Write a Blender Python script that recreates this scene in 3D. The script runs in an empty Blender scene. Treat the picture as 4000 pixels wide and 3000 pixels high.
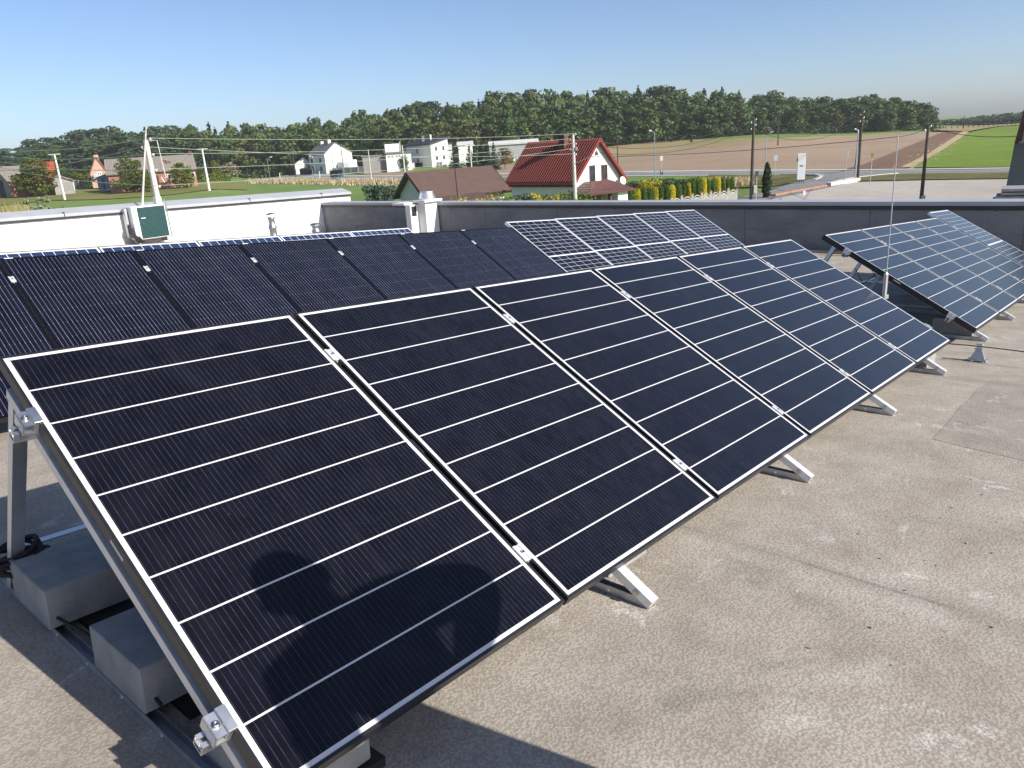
import bpy, bmesh, math, random
import numpy as np
from mathutils import Vector, Matrix

# ------------------------------------------------------------------ camera, sky, sun, exposure
SC = bpy.context.scene
COL = SC.collection
CAMZ = 7.0                                    # eye height above the ground around the building
F = 2968.59375                                # focal length in photo pixels (photo 4000 x 3000)
C2W = np.array([[0.9978244897967415, -0.06592637986323545, 0.0],
                [-0.019946039717442778, -0.3018920035623222, 0.9531334500922297],
                [-0.0628366378911365, -0.9510598985464871, -0.3025502046194698]])
CAM = np.array([0.0, 0.0, CAMZ])
cam_data = bpy.data.cameras.new('camera'); cam = bpy.data.objects.new('camera', cam_data); COL.objects.link(cam)
cx, cy, cz = C2W[:, 0], -C2W[:, 1], -C2W[:, 2]
cam.matrix_world = Matrix(((cx[0], cy[0], cz[0], 0), (cx[1], cy[1], cz[1], 0), (cx[2], cy[2], cz[2], CAMZ), (0, 0, 0, 1)))
cam_data.sensor_width = 36.0; cam_data.lens = 36.0 * F / 4000.0
cam_data.clip_start = 0.05; cam_data.clip_end = 6000
SC.camera = cam

SUN_EL = math.radians(31.5); SUN_AZ = math.radians(121.6)       # azimuth clockwise from +Y
world = bpy.data.worlds.new('World'); SC.world = world; world.use_nodes = True
wn = world.node_tree.nodes; wl = world.node_tree.links
for n in list(wn): wn.remove(n)
sky = wn.new('ShaderNodeTexSky'); sky.sky_type = 'NISHITA'; sky.sun_disc = False
sky.sun_elevation = SUN_EL; sky.sun_rotation = SUN_AZ
sky.altitude = 200; sky.air_density = 0.7; sky.dust_density = 1.2; sky.ozone_density = 4.0
bg = wn.new('ShaderNodeBackground'); bg.inputs['Strength'].default_value = 0.108
wo = wn.new('ShaderNodeOutputWorld')
wt = wn.new('ShaderNodeMix'); wt.data_type = 'RGBA'; wt.blend_type = 'MULTIPLY'; wt.inputs[0].default_value = 1.0; wt.inputs[7].default_value = (1.0, 0.955, 0.92, 1)   # camera white balance
wl.new(sky.outputs[0], wt.inputs[6]); wl.new(wt.outputs[2], bg.inputs[0]); wl.new(bg.outputs[0], wo.inputs[0])
sd = bpy.data.lights.new('sun', 'SUN'); sun = bpy.data.objects.new('sun', sd); COL.objects.link(sun)
sd.energy = 4.7; sd.angle = math.radians(0.5); sd.color = (1.0, 0.94, 0.85)
SDIR = Vector((math.sin(SUN_AZ) * math.cos(SUN_EL), math.cos(SUN_AZ) * math.cos(SUN_EL), math.sin(SUN_EL)))
sun.rotation_euler = SDIR.to_track_quat('Z', 'Y').to_euler()
SC.view_settings.view_transform = 'Standard'; SC.view_settings.look = 'None'
SC.view_settings.exposure = 0.68; SC.view_settings.gamma = 1.0
SC.view_settings.use_curve_mapping = False

# ------------------------------------------------------------------ small helpers
RND = random.Random(7)

def ray(px, py):
    d = C2W @ np.array([(px - 2000) / F, (py - 1500) / F, 1.0])
    return d / np.hypot(d[0], d[1])

def at(px, py, r):                            # point on a pixel's ray at horizontal distance r
    return CAM + ray(px, py) * r

def at_z(px, py, z):                          # point on a pixel's ray at height z
    d = ray(px, py); return CAM + d * ((z - CAMZ) / d[2])

# terrain heights relative to the eye: rows = azimuth of a photo column, columns = distance
TR = [0, 60, 120, 200, 300, 420, 700, 1500]
TX = [0, 500, 800, 1000, 1300, 2000, 2600, 2900, 3400, 3950]
TZ = [[-7, -7, -6.6, -5.0, -2.0, 0.0, 2, 4], [-7, -7, -6.7, -5.3, -2.4, -0.5, 2, 4], [-7, -7, -6.8, -5.15, -3.6, -1.6, 1, 4], [-7, -7, -7, -6.6, -6.7, -3.8, 0, 4], [-7, -7, -7, -6.9, -5.4, -3.5, 0, 4],
      [-7, -7, -7, -6.2, -4.2, -2.5, 0, 3], [-7, -7, -7, -5.4, -3.1, -2, 0, 2], [-7, -7, -7, -5.2, -3.0, -2, 0, 2],
      [-7, -7, -7, -6.3, -5.0, -4.5, -5, -6], [-7, -7, -7, -6.8, -6.5, -7, -10, -12]]
TA = [math.atan2(*ray(x, 1500 - 0 if False else 700)[:2]) for x in TX]

def zg(x, y):
    r = math.hypot(x, y); a = math.atan2(x, y)
    a = min(max(a, TA[0]), TA[-1])
    i = 0
    while i < len(TA) - 2 and a > TA[i + 1]: i += 1
    t = (a - TA[i]) / (TA[i + 1] - TA[i]); t = t * t * (3 - 2 * t)
    r = min(r, 1499); j = 0
    while j < len(TR) - 2 and r > TR[j + 1]: j += 1
    u = (r - TR[j]) / (TR[j + 1] - TR[j]); u = u * u * (3 - 2 * u) * 0.5 + u * 0.5
    lo = TZ[i][j] * (1 - u) + TZ[i][j + 1] * u; hi = TZ[i + 1][j] * (1 - u) + TZ[i + 1][j + 1] * u
    return CAMZ + lo * (1 - t) + hi * t

def gp(px, py):                               # where a pixel's ray meets the terrain
    d = ray(px, py); r = 30.0; prev = r
    while r < 1400:
        p = CAM + d * r
        if p[2] < zg(p[0], p[1]):
            a, b = prev, r
            for _ in range(24):
                m = (a + b) / 2; p = CAM + d * m
                if p[2] < zg(p[0], p[1]): b = m
                else: a = m
            return np.array([p[0], p[1], zg(p[0], p[1])])
        prev = r; r += 1.0 + r * 0.01
    p = CAM + d * 900; return np.array([p[0], p[1], zg(p[0], p[1])])

def r1(x, y): return (x / 2.212, 400 + y / 2.212)          # enlarged survey tiles -> photo pixels
def r2(x, y): return (1000 + x / 2.212, 300 + y / 2.212)
def r3(x, y): return (1900 + x / 2.212, 300 + y / 2.212)
def r4(x, y): return (2800 + x / 1.8433, 300 + y / 1.8433)

# roof frame: x = s (along the panel rows), y = back, z = off the roof
U = np.array([0.6650755746968104, 0.7430507847287824, -0.07449839767168015])
D = np.array([0.7451213776962016, -0.6669288811410963, 0.0])
RN = np.array([0.04968513300597809, 0.05551034870928181, 0.9972211333221694])
V = np.array([0.6255085400407197, -0.6087917673494901, -0.48796685373456566])
N = np.array([0.4079381647723514, -0.27793545171752554, 0.8696771460724608])
O = np.array([-1.673714569687189, 2.452382385371969, -0.5751305716843269]) + CAM
U2 = np.array([0.6628703074616007, 0.7443788499716992, -0.08064169641428327])
V2 = np.array([0.6134827727192933, -0.6017144534132566, -0.5114475575562301])
N2 = np.array([0.42923401899477925, -0.28955110821476127, 0.8555222455723711])
O2 = np.array([-4.02659847121374, 6.18113964278816, -0.6313681143341061]) + CAM
HTOP = 1.023

def rp(s, d, h):                              # roof coordinates -> world
    return O + U * s + D * d + RN * (h - HTOP)

def basis(ax, ay, az, o):
    return Matrix(((ax[0], ay[0], az[0], o[0]), (ax[1], ay[1], az[1], o[1]), (ax[2], ay[2], az[2], o[2]), (0, 0, 0, 1)))

def roof_m(s, d, h): return basis(U, -D, RN, rp(s, d, h))

def zrot(p, ang=0.0):
    return Matrix.Translation(Vector(p)) @ Matrix.Rotation(ang, 4, 'Z')

def tag(o, label=None, cat=None, group=None, kind=None):
    if label: o['label'] = label
    if cat: o['category'] = cat
    if group: o['group'] = group
    if kind: o['kind'] = kind
    return o

def empty(name, m, label=None, cat=None, group=None):
    o = bpy.data.objects.new(name, None); COL.objects.link(o); o.empty_display_size = 0.1
    o.matrix_world = m if isinstance(m, Matrix) else Matrix.Translation(Vector(m))
    return tag(o, label, cat, group)

class MB:
    """collects shapes for one mesh"""
    def __init__(s): s.v = []; s.f = []; s.mi = []; s.cur = 0
    def add(s, vs, fs):
        b = len(s.v); s.v += [tuple(map(float, v)) for v in vs]
        for f in fs: s.f.append([i + b for i in f]); s.mi.append(s.cur)
        return s
    def box(s, x0, x1, y0, y1, z0, z1, m=None):
        vs = [(x0, y0, z0), (x1, y0, z0), (x1, y1, z0), (x0, y1, z0), (x0, y0, z1), (x1, y0, z1), (x1, y1, z1), (x0, y1, z1)]
        if m is not None: vs = [m @ Vector(v) for v in vs]
        return s.add(vs, [(0, 3, 2, 1), (4, 5, 6, 7), (0, 1, 5, 4), (1, 2, 6, 5), (2, 3, 7, 6), (3, 0, 4, 7)])
    def cbox(s, x0, x1, y0, y1, z0, z1, c=0.01, m=None):   # box with chamfered edges
        bm = bmesh.new(); bmesh.ops.create_cube(bm, size=1)
        for v in bm.verts:
            v.co = Vector(((x0 + x1) / 2 + v.co.x * (x1 - x0), (y0 + y1) / 2 + v.co.y * (y1 - y0), (z0 + z1) / 2 + v.co.z * (z1 - z0)))
        bmesh.ops.bevel(bm, geom=bm.edges[:], offset=c, segments=1, affect='EDGES', profile=0.5)
        if m is not None: bm.transform(m)
        bm.verts.index_update()
        s.add([v.co for v in bm.verts], [[v.index for v in f.verts] for f in bm.faces]); bm.free(); return s
    def prism(s, poly, a, b):                 # poly: list of 3d points, extruded from +a to +b (vectors)
        n = len(poly); a = Vector(a); b = Vector(b)
        vs = [Vector(p) + a for p in poly] + [Vector(p) + b for p in poly]
        fs = [tuple(range(n - 1, -1, -1)), tuple(range(n, 2 * n))] + [(i, (i + 1) % n, n + (i + 1) % n, n + i) for i in range(n)]
        return s.add(vs, fs)
    def tube(s, pts, r, n=8, cap=True):
        pts = [Vector(p) for p in pts]; k = len(pts)
        rs = r if isinstance(r, (list, tuple)) else [r] * k
        ref = None; vs = []; fs = []
        for i, p in enumerate(pts):
            t = (pts[min(i + 1, k - 1)] - pts[max(i - 1, 0)]).normalized()
            if ref is None: ref = Vector((0, 0, 1)) if abs(t.z) < 0.9 else Vector((1, 0, 0))
            x = t.cross(ref)
            if x.length < 1e-4: x = t.cross(Vector((0.3, 1, 0.2)))
            x.normalize(); y = t.cross(x); ref = x.cross(t)
            for j in range(n):
                a = 2 * math.pi * j / n; vs.append(p + (x * math.cos(a) + y * math.sin(a)) * rs[i])
        for i in range(k - 1):
            for j in range(n):
                fs.append((i * n + j, i * n + (j + 1) % n, (i + 1) * n + (j + 1) % n, (i + 1) * n + j))
        if cap: fs += [tuple(range(n - 1, -1, -1)), tuple(range((k - 1) * n, k * n))]
        return s.add(vs, fs)
    def lathe(s, prof, c=(0, 0, 0), n=16):    # prof: (radius, z)
        vs = []; fs = []
        for r, z in prof:
            for j in range(n):
                a = 2 * math.pi * j / n; vs.append((c[0] + r * math.cos(a), c[1] + r * math.sin(a), c[2] + z))
        for i in range(len(prof) - 1):
            for j in range(n): fs.append((i * n + j, i * n + (j + 1) % n, (i + 1) * n + (j + 1) % n, (i + 1) * n + j))
        fs += [tuple(range(n - 1, -1, -1)), tuple(range((len(prof) - 1) * n, len(prof) * n))]
        return s.add(vs, fs)
    def xf(s, m):
        s.v = [tuple(m @ Vector(v)) for v in s.v]; return s
    def mesh(s, name, mats, smooth=False):
        me = bpy.data.meshes.new(name); me.from_pydata(s.v, [], s.f)
        for m in (mats if isinstance(mats, (list, tuple)) else [mats]): me.materials.append(m)
        if isinstance(mats, (list, tuple)): me.polygons.foreach_set('material_index', s.mi)
        if smooth: me.polygons.foreach_set('use_smooth', [True] * len(me.polygons))
        me.update(); return me
    def build(s, name, mats, parent=None, smooth=False, m=None):
        o = bpy.data.objects.new(name, s.mesh(name, mats, smooth)); COL.objects.link(o)
        if parent is not None: o.parent = parent
        if m is not None:
            if parent is not None: o.matrix_basis = m
            else: o.matrix_world = m
        return o

def link_copy(src, name, m, label, cat=None, group=None):
    """a copy of a thing with copies of its parts and sub-parts (mesh data shared)"""
    r = src.copy(); COL.objects.link(r); r.name = name; r.matrix_world = m
    for k in ('group',):
        if k in r and group is None: pass
    r['label'] = label
    if group: r['group'] = group
    def kids(a, b):
        for ch in [c for c in SRC_KIDS.get(a.name, [])]:
            c = ch.copy(); COL.objects.link(c); c.parent = b; c.matrix_parent_inverse = ch.matrix_parent_inverse.copy(); c.matrix_basis = ch.matrix_basis.copy()
            kids(ch, c)
    kids(src, r); return r
SRC_KIDS = {}
def note_kids(o):
    SRC_KIDS[o.name] = list(o.children)
    for c in o.children: note_kids(c)
# ------------------------------------------------------------------ materials
class G:
    def __init__(s, name, rough=0.7, metal=0.0, spec=0.5):
        s.mat = bpy.data.materials.new(name); s.mat.use_nodes = True
        s.nt = s.mat.node_tree; s.p = s.nt.nodes['Principled BSDF']
        s.p.inputs['Roughness'].default_value = rough; s.p.inputs['Metallic'].default_value = metal
        s.p.inputs['Specular IOR Level'].default_value = spec
        s._tc = None
    def n(s, t, **kw):
        nd = s.nt.nodes.new(t)
        for k, v in kw.items(): setattr(nd, k, v)
        return nd
    def set(s, sock, v):
        if isinstance(v, bpy.types.NodeSocket): s.nt.links.new(v, sock)
        elif isinstance(v, (tuple, list)): sock.default_value = (*v, 1.0) if len(v) == 3 and sock.type == 'RGBA' else v
        else: sock.default_value = v
    def co(s, which='Object'):
        if s._tc is None: s._tc = s.n('ShaderNodeTexCoord')
        return s._tc.outputs[which]
    def xyz(s, c=None):
        x = s.n('ShaderNodeSeparateXYZ'); s.set(x.inputs[0], c if c is not None else s.co()); return x.outputs
    def scale(s, c, v):
        m = s.n('ShaderNodeMapping'); s.set(m.inputs[0], c); m.inputs['Scale'].default_value = v; return m.outputs[0]
    def m(s, op, a, b=0.0, c=0.0, clamp=False):
        x = s.n('ShaderNodeMath', operation=op, use_clamp=clamp); s.set(x.inputs[0], a); s.set(x.inputs[1], b)
        if len(x.inputs) > 2: s.set(x.inputs[2], c)
        return x.outputs[0]
    def noise(s, scale, detail=4, rough=0.55, c=None, out=0, dist=0.0):
        x = s.n('ShaderNodeTexNoise'); s.set(x.inputs['Vector'], c if c is not None else s.co())
        x.inputs['Scale'].default_value = scale; x.inputs['Detail'].default_value = detail
        x.inputs['Roughness'].default_value = rough; x.inputs['Distortion'].default_value = dist
        return x.outputs[out]
    def vor(s, scale, c=None, feature='F1', rnd=1.0, out=0):
        x = s.n('ShaderNodeTexVoronoi', feature=feature); s.set(x.inputs['Vector'], c if c is not None else s.co())
        x.inputs['Scale'].default_value = scale; x.inputs['Randomness'].default_value = rnd
        return x.outputs[out]
    def ramp(s, f, stops):
        x = s.n('ShaderNodeValToRGB'); s.set(x.inputs[0], f); e = x.color_ramp.elements
        while len(e) < len(stops): e.new(0.5)
        for k, (p, c) in enumerate(stops):
            e[k].position = p; e[k].color = (*c, 1) if not isinstance(c, (int, float)) else (c, c, c, 1)
        return x.outputs[0]
    def mix(s, f, a, b, mode='MIX'):
        x = s.n('ShaderNodeMix', data_type='RGBA', blend_type=mode)
        s.set(x.inputs[0], f); s.set(x.inputs[6], a); s.set(x.inputs[7], b); return x.outputs[2]
    def step(s, v, e0, e1):
        x = s.n('ShaderNodeMapRange', interpolation_type='SMOOTHSTEP'); s.set(x.inputs[0], v)
        x.inputs[1].default_value = e0; x.inputs[2].default_value = e1; return x.outputs[0]
    def bump(s, h, strength=0.4, dist=0.01):
        x = s.n('ShaderNodeBump'); x.inputs['Strength'].default_value = strength; x.inputs['Distance'].default_value = dist
        s.set(x.inputs['Height'], h); s.nt.links.new(x.outputs[0], s.p.inputs['Normal']); return s
    def base(s, c): s.set(s.p.inputs['Base Color'], c); return s
    def rnd(s):
        return s.n('ShaderNodeObjectInfo').outputs['Random']

def plain(name, c, rough=0.6, metal=0.0, var=0.25, scale=6.0, bump=0.0, bscale=60.0, bdist=0.003, spec=0.5):
    g = G(name, rough, metal, spec)
    n = g.noise(scale, 5, 0.6)
    lo = tuple(v * (1 - var) for v in c); hi = tuple(min(1, v * (1 + var * 0.6)) for v in c)
    g.base(g.ramp(n, [(0.25, lo), (0.75, hi)]))
    if bump: g.bump(g.noise(bscale, 3), bump, bdist)
    return g.mat

def roof_membrane(name='bitumen_roof', dark=1.0):
    g = G(name, 0.86, spec=0.35); c = g.co()
    x = g.xyz()
    big = g.noise(0.55, 5, 0.6, dist=0.4); mid = g.noise(2.6, 5, 0.65); fine = g.noise(55, 3, 0.7)
    col = g.ramp(mid, [(0.28, (0.285, 0.247, 0.202)), (0.5, (0.365, 0.325, 0.274)), (0.74, (0.44, 0.398, 0.342))])
    lt = g.step(g.noise(1.1, 6, 0.62, dist=0.6), 0.56, 0.76)
    col = g.mix(g.m('MULTIPLY', lt, 0.75), col, (0.57, 0.535, 0.485))
    dk = g.step(g.noise(1.25, 6, 0.65, dist=0.8), 0.55, 0.70); col = g.mix(g.m('MULTIPLY', dk, 0.45), col, (0.165, 0.148, 0.126))
    chalk = g.m('MULTIPLY', g.step(g.noise(3.1, 7, 0.7, dist=1.2), 0.57, 0.67), g.step(g.noise(0.8, 2), 0.40, 0.56))
    col = g.mix(g.m('MULTIPLY', chalk, 0.7), col, (0.6, 0.58, 0.555))
    # sheets of membrane: slightly different tone per strip, dark lap line
    sh = g.m('ADD', x[1], g.m('MULTIPLY', g.noise(1.4, 2), 0.06))
    ed = g.m('PINGPONG', g.m('SUBTRACT', g.m('ADD', x[0], g.m('MULTIPLY', g.noise(1.1, 2), 0.07)), 2.28), 1.95)
    lap = g.step(ed, 0.022, 0.0); lap2 = g.step(ed, 0.10, 0.02)
    col = g.mix(g.m('MULTIPLY', g.m('MULTIPLY', lap2, g.step(mid, 0.3, 0.6)), 0.3), col, (0.19, 0.17, 0.145)); col = g.mix(g.m('MULTIPLY', g.m('MULTIPLY', lap, g.step(g.noise(1.7, 3), 0.35, 0.6)), 0.5), col, (0.13, 0.115, 0.098))
    # embossed grain
    v = g.vor(115, c=g.scale(c, (1, 0.85, 1)), feature='SMOOTH_F1', rnd=0.85)
    pit = g.step(v, 0.24, 0.62)
    col = g.mix(g.m('MULTIPLY', pit, 0.36), col, (0.12, 0.105, 0.088))
    col = g.mix(g.m('MULTIPLY', g.step(fine, 0.58, 0.75), 0.35), col, (0.54, 0.51, 0.46))
    col = g.mix(g.m('MULTIPLY', g.step(fine, 0.42, 0.27), 0.4), col, (0.09, 0.078, 0.064))
    if dark < 1: col = g.mix(1.0, col, (dark, dark, dark), 'MULTIPLY')
    g.base(col)
    h = g.m('SUBTRACT', g.m('ADD', g.m('MULTIPLY', fine, 0.3), g.m('MULTIPLY', mid, 0.5)), g.m('MULTIPLY', pit, 0.7))
    h = g.m('ADD', h, g.m('MULTIPLY', lap2, 0.6))
    g.bump(h, 0.42, 0.003)
    return g.mat

def dust(g, col, amt=0.5):
    sp = g.m('MULTIPLY', g.step(g.noise(160, 2, 0.6), 0.68, 0.78), g.step(g.noise(4.0, 4, 0.6, dist=0.5), 0.50, 0.68))
    col = g.mix(g.m('MULTIPLY', sp, amt), col, (0.42, 0.42, 0.44))
    film = g.step(g.noise(2.2, 5, 0.6, c=g.scale(g.co(), (1.6, 0.5, 1))), 0.45, 0.85)
    return g.mix(g.m('MULTIPLY', film, 0.012), col, (0.35, 0.35, 0.4))

def off_rand(g):
    """object coordinates shifted per object so that no two panels carry the same dust"""
    a = g.n('ShaderNodeVectorMath', operation='ADD'); g.set(a.inputs[0], g.co())
    cb = g.n('ShaderNodeCombineXYZ'); g.set(cb.inputs[2], g.m('MULTIPLY', g.rnd(), 37.0)); g.set(a.inputs[1], cb.outputs[0])
    return a.outputs[0]

def line_mask(g, v, pitch, half, off=0.0):
    t = g.m('PINGPONG', g.m('ADD', v, off), pitch / 2.0)     # 0 at multiples of pitch
    return g.step(t, half * 1.15, half * 0.85)

def edge_mask(g, x, y, w, l, mx, my):
    a = g.m('MINIMUM', g.m('SUBTRACT', x, mx), g.m('SUBTRACT', w - mx, x))
    b = g.m('MINIMUM', g.m('SUBTRACT', y, my), g.m('SUBTRACT', l - my, y))
    return g.m('LESS_THAN', g.m('MINIMUM', a, b), 0.0)

def cell_mat(name, kind, w, l):
    """laminate: x across 0..w, y up the slope 0..l"""
    g = G(name, 0.12, spec=0.36); x, y, _ = g.xyz()
    oc = off_rand(g)
    if kind == 'strip':
        mx, my = 0.016, 0.011; pitch = (l - 2 * my) / 10
        tone = g.noise(9, 3, 0.5, c=oc)
        col = g.ramp(tone, [(0.3, (0.0028, 0.003, 0.0058)), (0.7, (0.0062, 0.0064, 0.011))])
        band = g.m('FRACT', g.m('MULTIPLY', x, 6.0)); stripe = g.noise(7, 2, c=g.scale(oc, (3.2, 0.25, 1)))
        col = g.mix(g.m('MULTIPLY', g.step(stripe, 0.5, 0.75), 0.5), col, (0.0105, 0.010, 0.0145))
        fl = line_mask(g, x, 0.0194, 0.0011)
        dash = g.m('ADD', 0.3, g.m('MULTIPLY', g.step(g.noise(26, 4, 0.65, c=g.scale(oc, (2.2, 0.6, 1))), 0.35, 0.65), 0.7))
        col = g.mix(g.m('MULTIPLY', fl, g.m('MULTIPLY', dash, 0.42)), col, (0.085, 0.083, 0.10))
        rows = line_mask(g, y, 0.028, 0.002); col = g.mix(g.m('MULTIPLY', rows, 0.3), col, (0.004, 0.004, 0.006))
        ln = line_mask(g, g.m('SUBTRACT', y, my), pitch, 0.0030)
        col = dust(g, col, 0.5)
        white = g.m('MAXIMUM', ln, edge_mask(g, x, y, w, l, mx, my))
        tick = g.m('MULTIPLY', line_mask(g, y, 0.0285, 0.002), g.m('LESS_THAN', g.m('MINIMUM', g.m('SUBTRACT', x, 0.012), g.m('SUBTRACT', w - 0.012, x)), 0.0))
        wc = g.mix(g.m('MULTIPLY', tick, 0.0), (0.56, 0.56, 0.58), (0.3, 0.3, 0.32))
        g.base(g.mix(white, col, wc)); g.set(g.p.inputs['Roughness'], g.mix(white, (0.2, 0.2, 0.2), (0.45, 0.45, 0.45)))
    elif kind == 'black':
        mx, my = 0.018, 0.02; cw = (w - 2 * mx) / 6; ch = (l - 2 * my) / 10
        col = g.ramp(g.noise(6, 3, 0.5, c=oc), [(0.3, (0.0035, 0.0035, 0.008)), (0.7, (0.0075, 0.0075, 0.0145))])
        fl = line_mask(g, g.m('SUBTRACT', x, mx + cw / 10), cw / 5, 0.0014)
        br = g.m('ADD', 0.5, g.m('MULTIPLY', g.step(g.noise(3, 2, 0.6, c=g.scale(oc, (9, 0.25, 1))), 0.4, 0.75), 0.5))
        g_ = g.m('PINGPONG', g.m('SUBTRACT', y, my), ch / 2)
        col = g.mix(g.m('MULTIPLY', fl, br), col, (0.19, 0.22, 0.31))  # glint of the wires is put into the colour as pale blue
        dot = g.m('MULTIPLY', fl, g.step(g_, 0.010, 0.005)); col = g.mix(g.m('MULTIPLY', dot, 0.35), col, (0.5, 0.53, 0.6))
        gx = g.m('PINGPONG', g.m('SUBTRACT', x, mx), cw / 2)
        dia = g.m('LESS_THAN', g.m('ADD', gx, g_), 0.015); col = g.mix(dia, col, (0.002, 0.002, 0.003))
        col = dust(g, col, 0.22)
        e = edge_mask(g, x, y, w, l, mx, my); g.base(g.mix(e, col, (0.004, 0.004, 0.006)))
        g.p.inputs['Roughness'].default_value = 0.2
    elif kind == 'grid':
        mx, my = 0.016, 0.018; cw = (w - 2 * mx) / 6; half = l / 2; ch = (half - my - 0.012) / 10
        yy = g.m('SUBTRACT', g.m('ABSOLUTE', g.m('SUBTRACT', y, half)), 0.012)
        col = g.ramp(g.noise(4, 3, 0.5, c=oc), [(0.3, (0.004, 0.0048, 0.010)), (0.7, (0.009, 0.0105, 0.02))])
        col = dust(g, col, 0.4)
        ln = g.m('MAXIMUM', line_mask(g, g.m('SUBTRACT', x, mx), cw, 0.0023), line_mask(g, yy, ch, 0.0021))
        ln = g.m('MAXIMUM', ln, g.m('LESS_THAN', yy, 0.0))
        ln = g.m('MAXIMUM', ln, edge_mask(g, x, y, w, l, mx, my))
        g.base(g.mix(ln, col, (0.62, 0.62, 0.64))); g.p.inputs['Roughness'].default_value = 0.17
    else:
        mx, my = 0.02, 0.02; cw = (w - 2 * mx) / 10; ch = (l - 2 * my) / 6
        cellid = g.n('ShaderNodeTexWhiteNoise'); fl = g.n('ShaderNodeVectorMath', operation='FLOOR')
        g.set(fl.inputs[0], g.scale(oc, (1 / cw, 1 / ch, 1))); g.set(cellid.inputs[0], fl.outputs[0])
        col = g.ramp(cellid.outputs[0], [(0.0, (0.010, 0.02, 0.06)), (1.0, (0.016, 0.034, 0.09))])
        ln = g.m('MAXIMUM', line_mask(g, g.m('SUBTRACT', x, mx), cw, 0.004), line_mask(g, g.m('SUBTRACT', y, my), ch, 0.004))
        bl = line_mask(g, g.m('SUBTRACT', y, my + ch / 6), ch / 3, 0.0016); col = g.mix(g.m('MULTIPLY', bl, 0.5), col, (0.3, 0.36, 0.5))
        ln = g.m('MAXIMUM', ln, edge_mask(g, x, y, w, l, mx, my))
        g.base(g.mix(ln, col, (0.75, 0.77, 0.8)))
    return g.mat

def metal(name, c, rough=0.35, var=0.15, streak=True):
    g = G(name, rough, 1.0); n = g.noise(14, 4, 0.6, c=g.scale(g.co(), (1, 1, 0.3)))
    g.base(g.ramp(n, [(0.3, tuple(v * (1 - var) for v in c)), (0.7, c)]))
    g.set(g.p.inputs['Roughness'], g.m('ADD', rough - 0.1, g.m('MULTIPLY', n, 0.2)))
    return g.mat

def concrete(name, c, bump=0.5, sc=1.0):
    g = G(name, 0.9, spec=0.3); n = g.noise(7 * sc, 6, 0.65); f = g.noise(90 * sc, 3, 0.7); pit = g.vor(45 * sc)
    col = g.ramp(n, [(0.25, tuple(v * 0.68 for v in c)), (0.55, c), (0.8, tuple(v * 1.18 for v in c))])
    col = g.mix(g.m('MULTIPLY', g.step(pit, 0.14, 0.06), 0.45), col, tuple(v * 0.35 for v in c))
    col = g.mix(g.m('MULTIPLY', g.step(f, 0.6, 0.75), 0.25), col, tuple(v * 1.4 for v in c))
    g.base(col); g.bump(g.m('ADD', g.m('MULTIPLY', n, 0.6), g.m('MULTIPLY', f, 0.4)), bump, 0.004 / sc); return g.mat

def render_wall(name, c, dirt=0.25, sc=1.0):
    g = G(name, 0.88, spec=0.25); n = g.noise(1.3 * sc, 6, 0.62); st = g.noise(2.4 * sc, 5, 0.6, c=g.scale(g.co(), (2.4, 2.4, 0.22)))
    col = g.ramp(n, [(0.3, tuple(v * 0.9 for v in c)), (0.7, c)])
    col = g.mix(g.m('MULTIPLY', g.step(st, 0.56, 0.8), dirt), col, tuple(v * f for v, f in zip(c, (0.55, 0.5, 0.43))))
    if name == 'white_render_wall':            # one rusty run-off stain on the long wall
        o = g.xyz(); dx = g.m('ABSOLUTE', g.m('SUBTRACT', g.m('ADD', o[0], g.m('MULTIPLY', g.noise(3, 3), 0.25)), 25.2)); zf = g.m('MULTIPLY', g.step(o[2], 0.32, 0.5), g.step(o[2], 1.32, 1.15))
        col = g.mix(g.m('MULTIPLY', g.m('MULTIPLY', g.step(dx, 0.16, 0.03), zf), g.m('MULTIPLY', g.step(g.noise(9, 4), 0.35, 0.6), 0.6)), col, (0.42, 0.33, 0.24))
    g.base(col); g.bump(g.noise(40 * sc, 3), 0.15, 0.004); return g.mat

def corrugated(name, c, pitch, axis=0, row=None, var=0.2, rough=0.45, bump=0.8):
    """sheet roof: ribs across local axis, optional tile rows along the other one"""
    g = G(name, rough, spec=0.4); o = g.xyz(); a = o[axis]; b = o[1 - axis]
    w = g.m('SINE', g.m('MULTIPLY', a, 2 * math.pi / pitch))
    n = g.noise(1.5, 5, 0.6); f = g.noise(14, 4, 0.6)
    col = g.ramp(g.m('ADD', g.m('MULTIPLY', n, 0.65), g.m('MULTIPLY', f, 0.35)), [(0.3, tuple(v * (1 - var) for v in c)), (0.7, tuple(v * (1 + var * 0.5) for v in c))])
    h = w
    if row:
        t = g.m('FRACT', g.m('DIVIDE', b, row)); h = g.m('ADD', g.m('MULTIPLY', w, 0.6), g.m('MULTIPLY', t, 1.2))
    g.base(col); g.bump(h, bump, pitch * 0.16); return g.mat

def brick(name, c1, c2, mortar, scale=1.0):
    g = G(name, 0.9, spec=0.2); cb = g.n('ShaderNodeCombineXYZ'); o = g.xyz()
    g.set(cb.inputs[0], g.m('ADD', o[0], o[1])); g.set(cb.inputs[1], o[2])
    b = g.n('ShaderNodeTexBrick'); g.set(b.inputs['Vector'], cb.outputs[0]); b.inputs['Scale'].default_value = scale
    b.inputs['Brick Width'].default_value = 0.26; b.inputs['Row Height'].default_value = 0.08; b.inputs['Mortar Size'].default_value = 0.01
    g.set(b.inputs['Color1'], c1); g.set(b.inputs['Color2'], c2); g.set(b.inputs['Mortar'], mortar)
    n = g.noise(1.2, 5, 0.6); g.base(g.mix(g.m('MULTIPLY', g.step(n, 0.45, 0.7), 0.5), b.outputs[0], tuple(v * 0.55 for v in c2)))
    return g.mat

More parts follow.
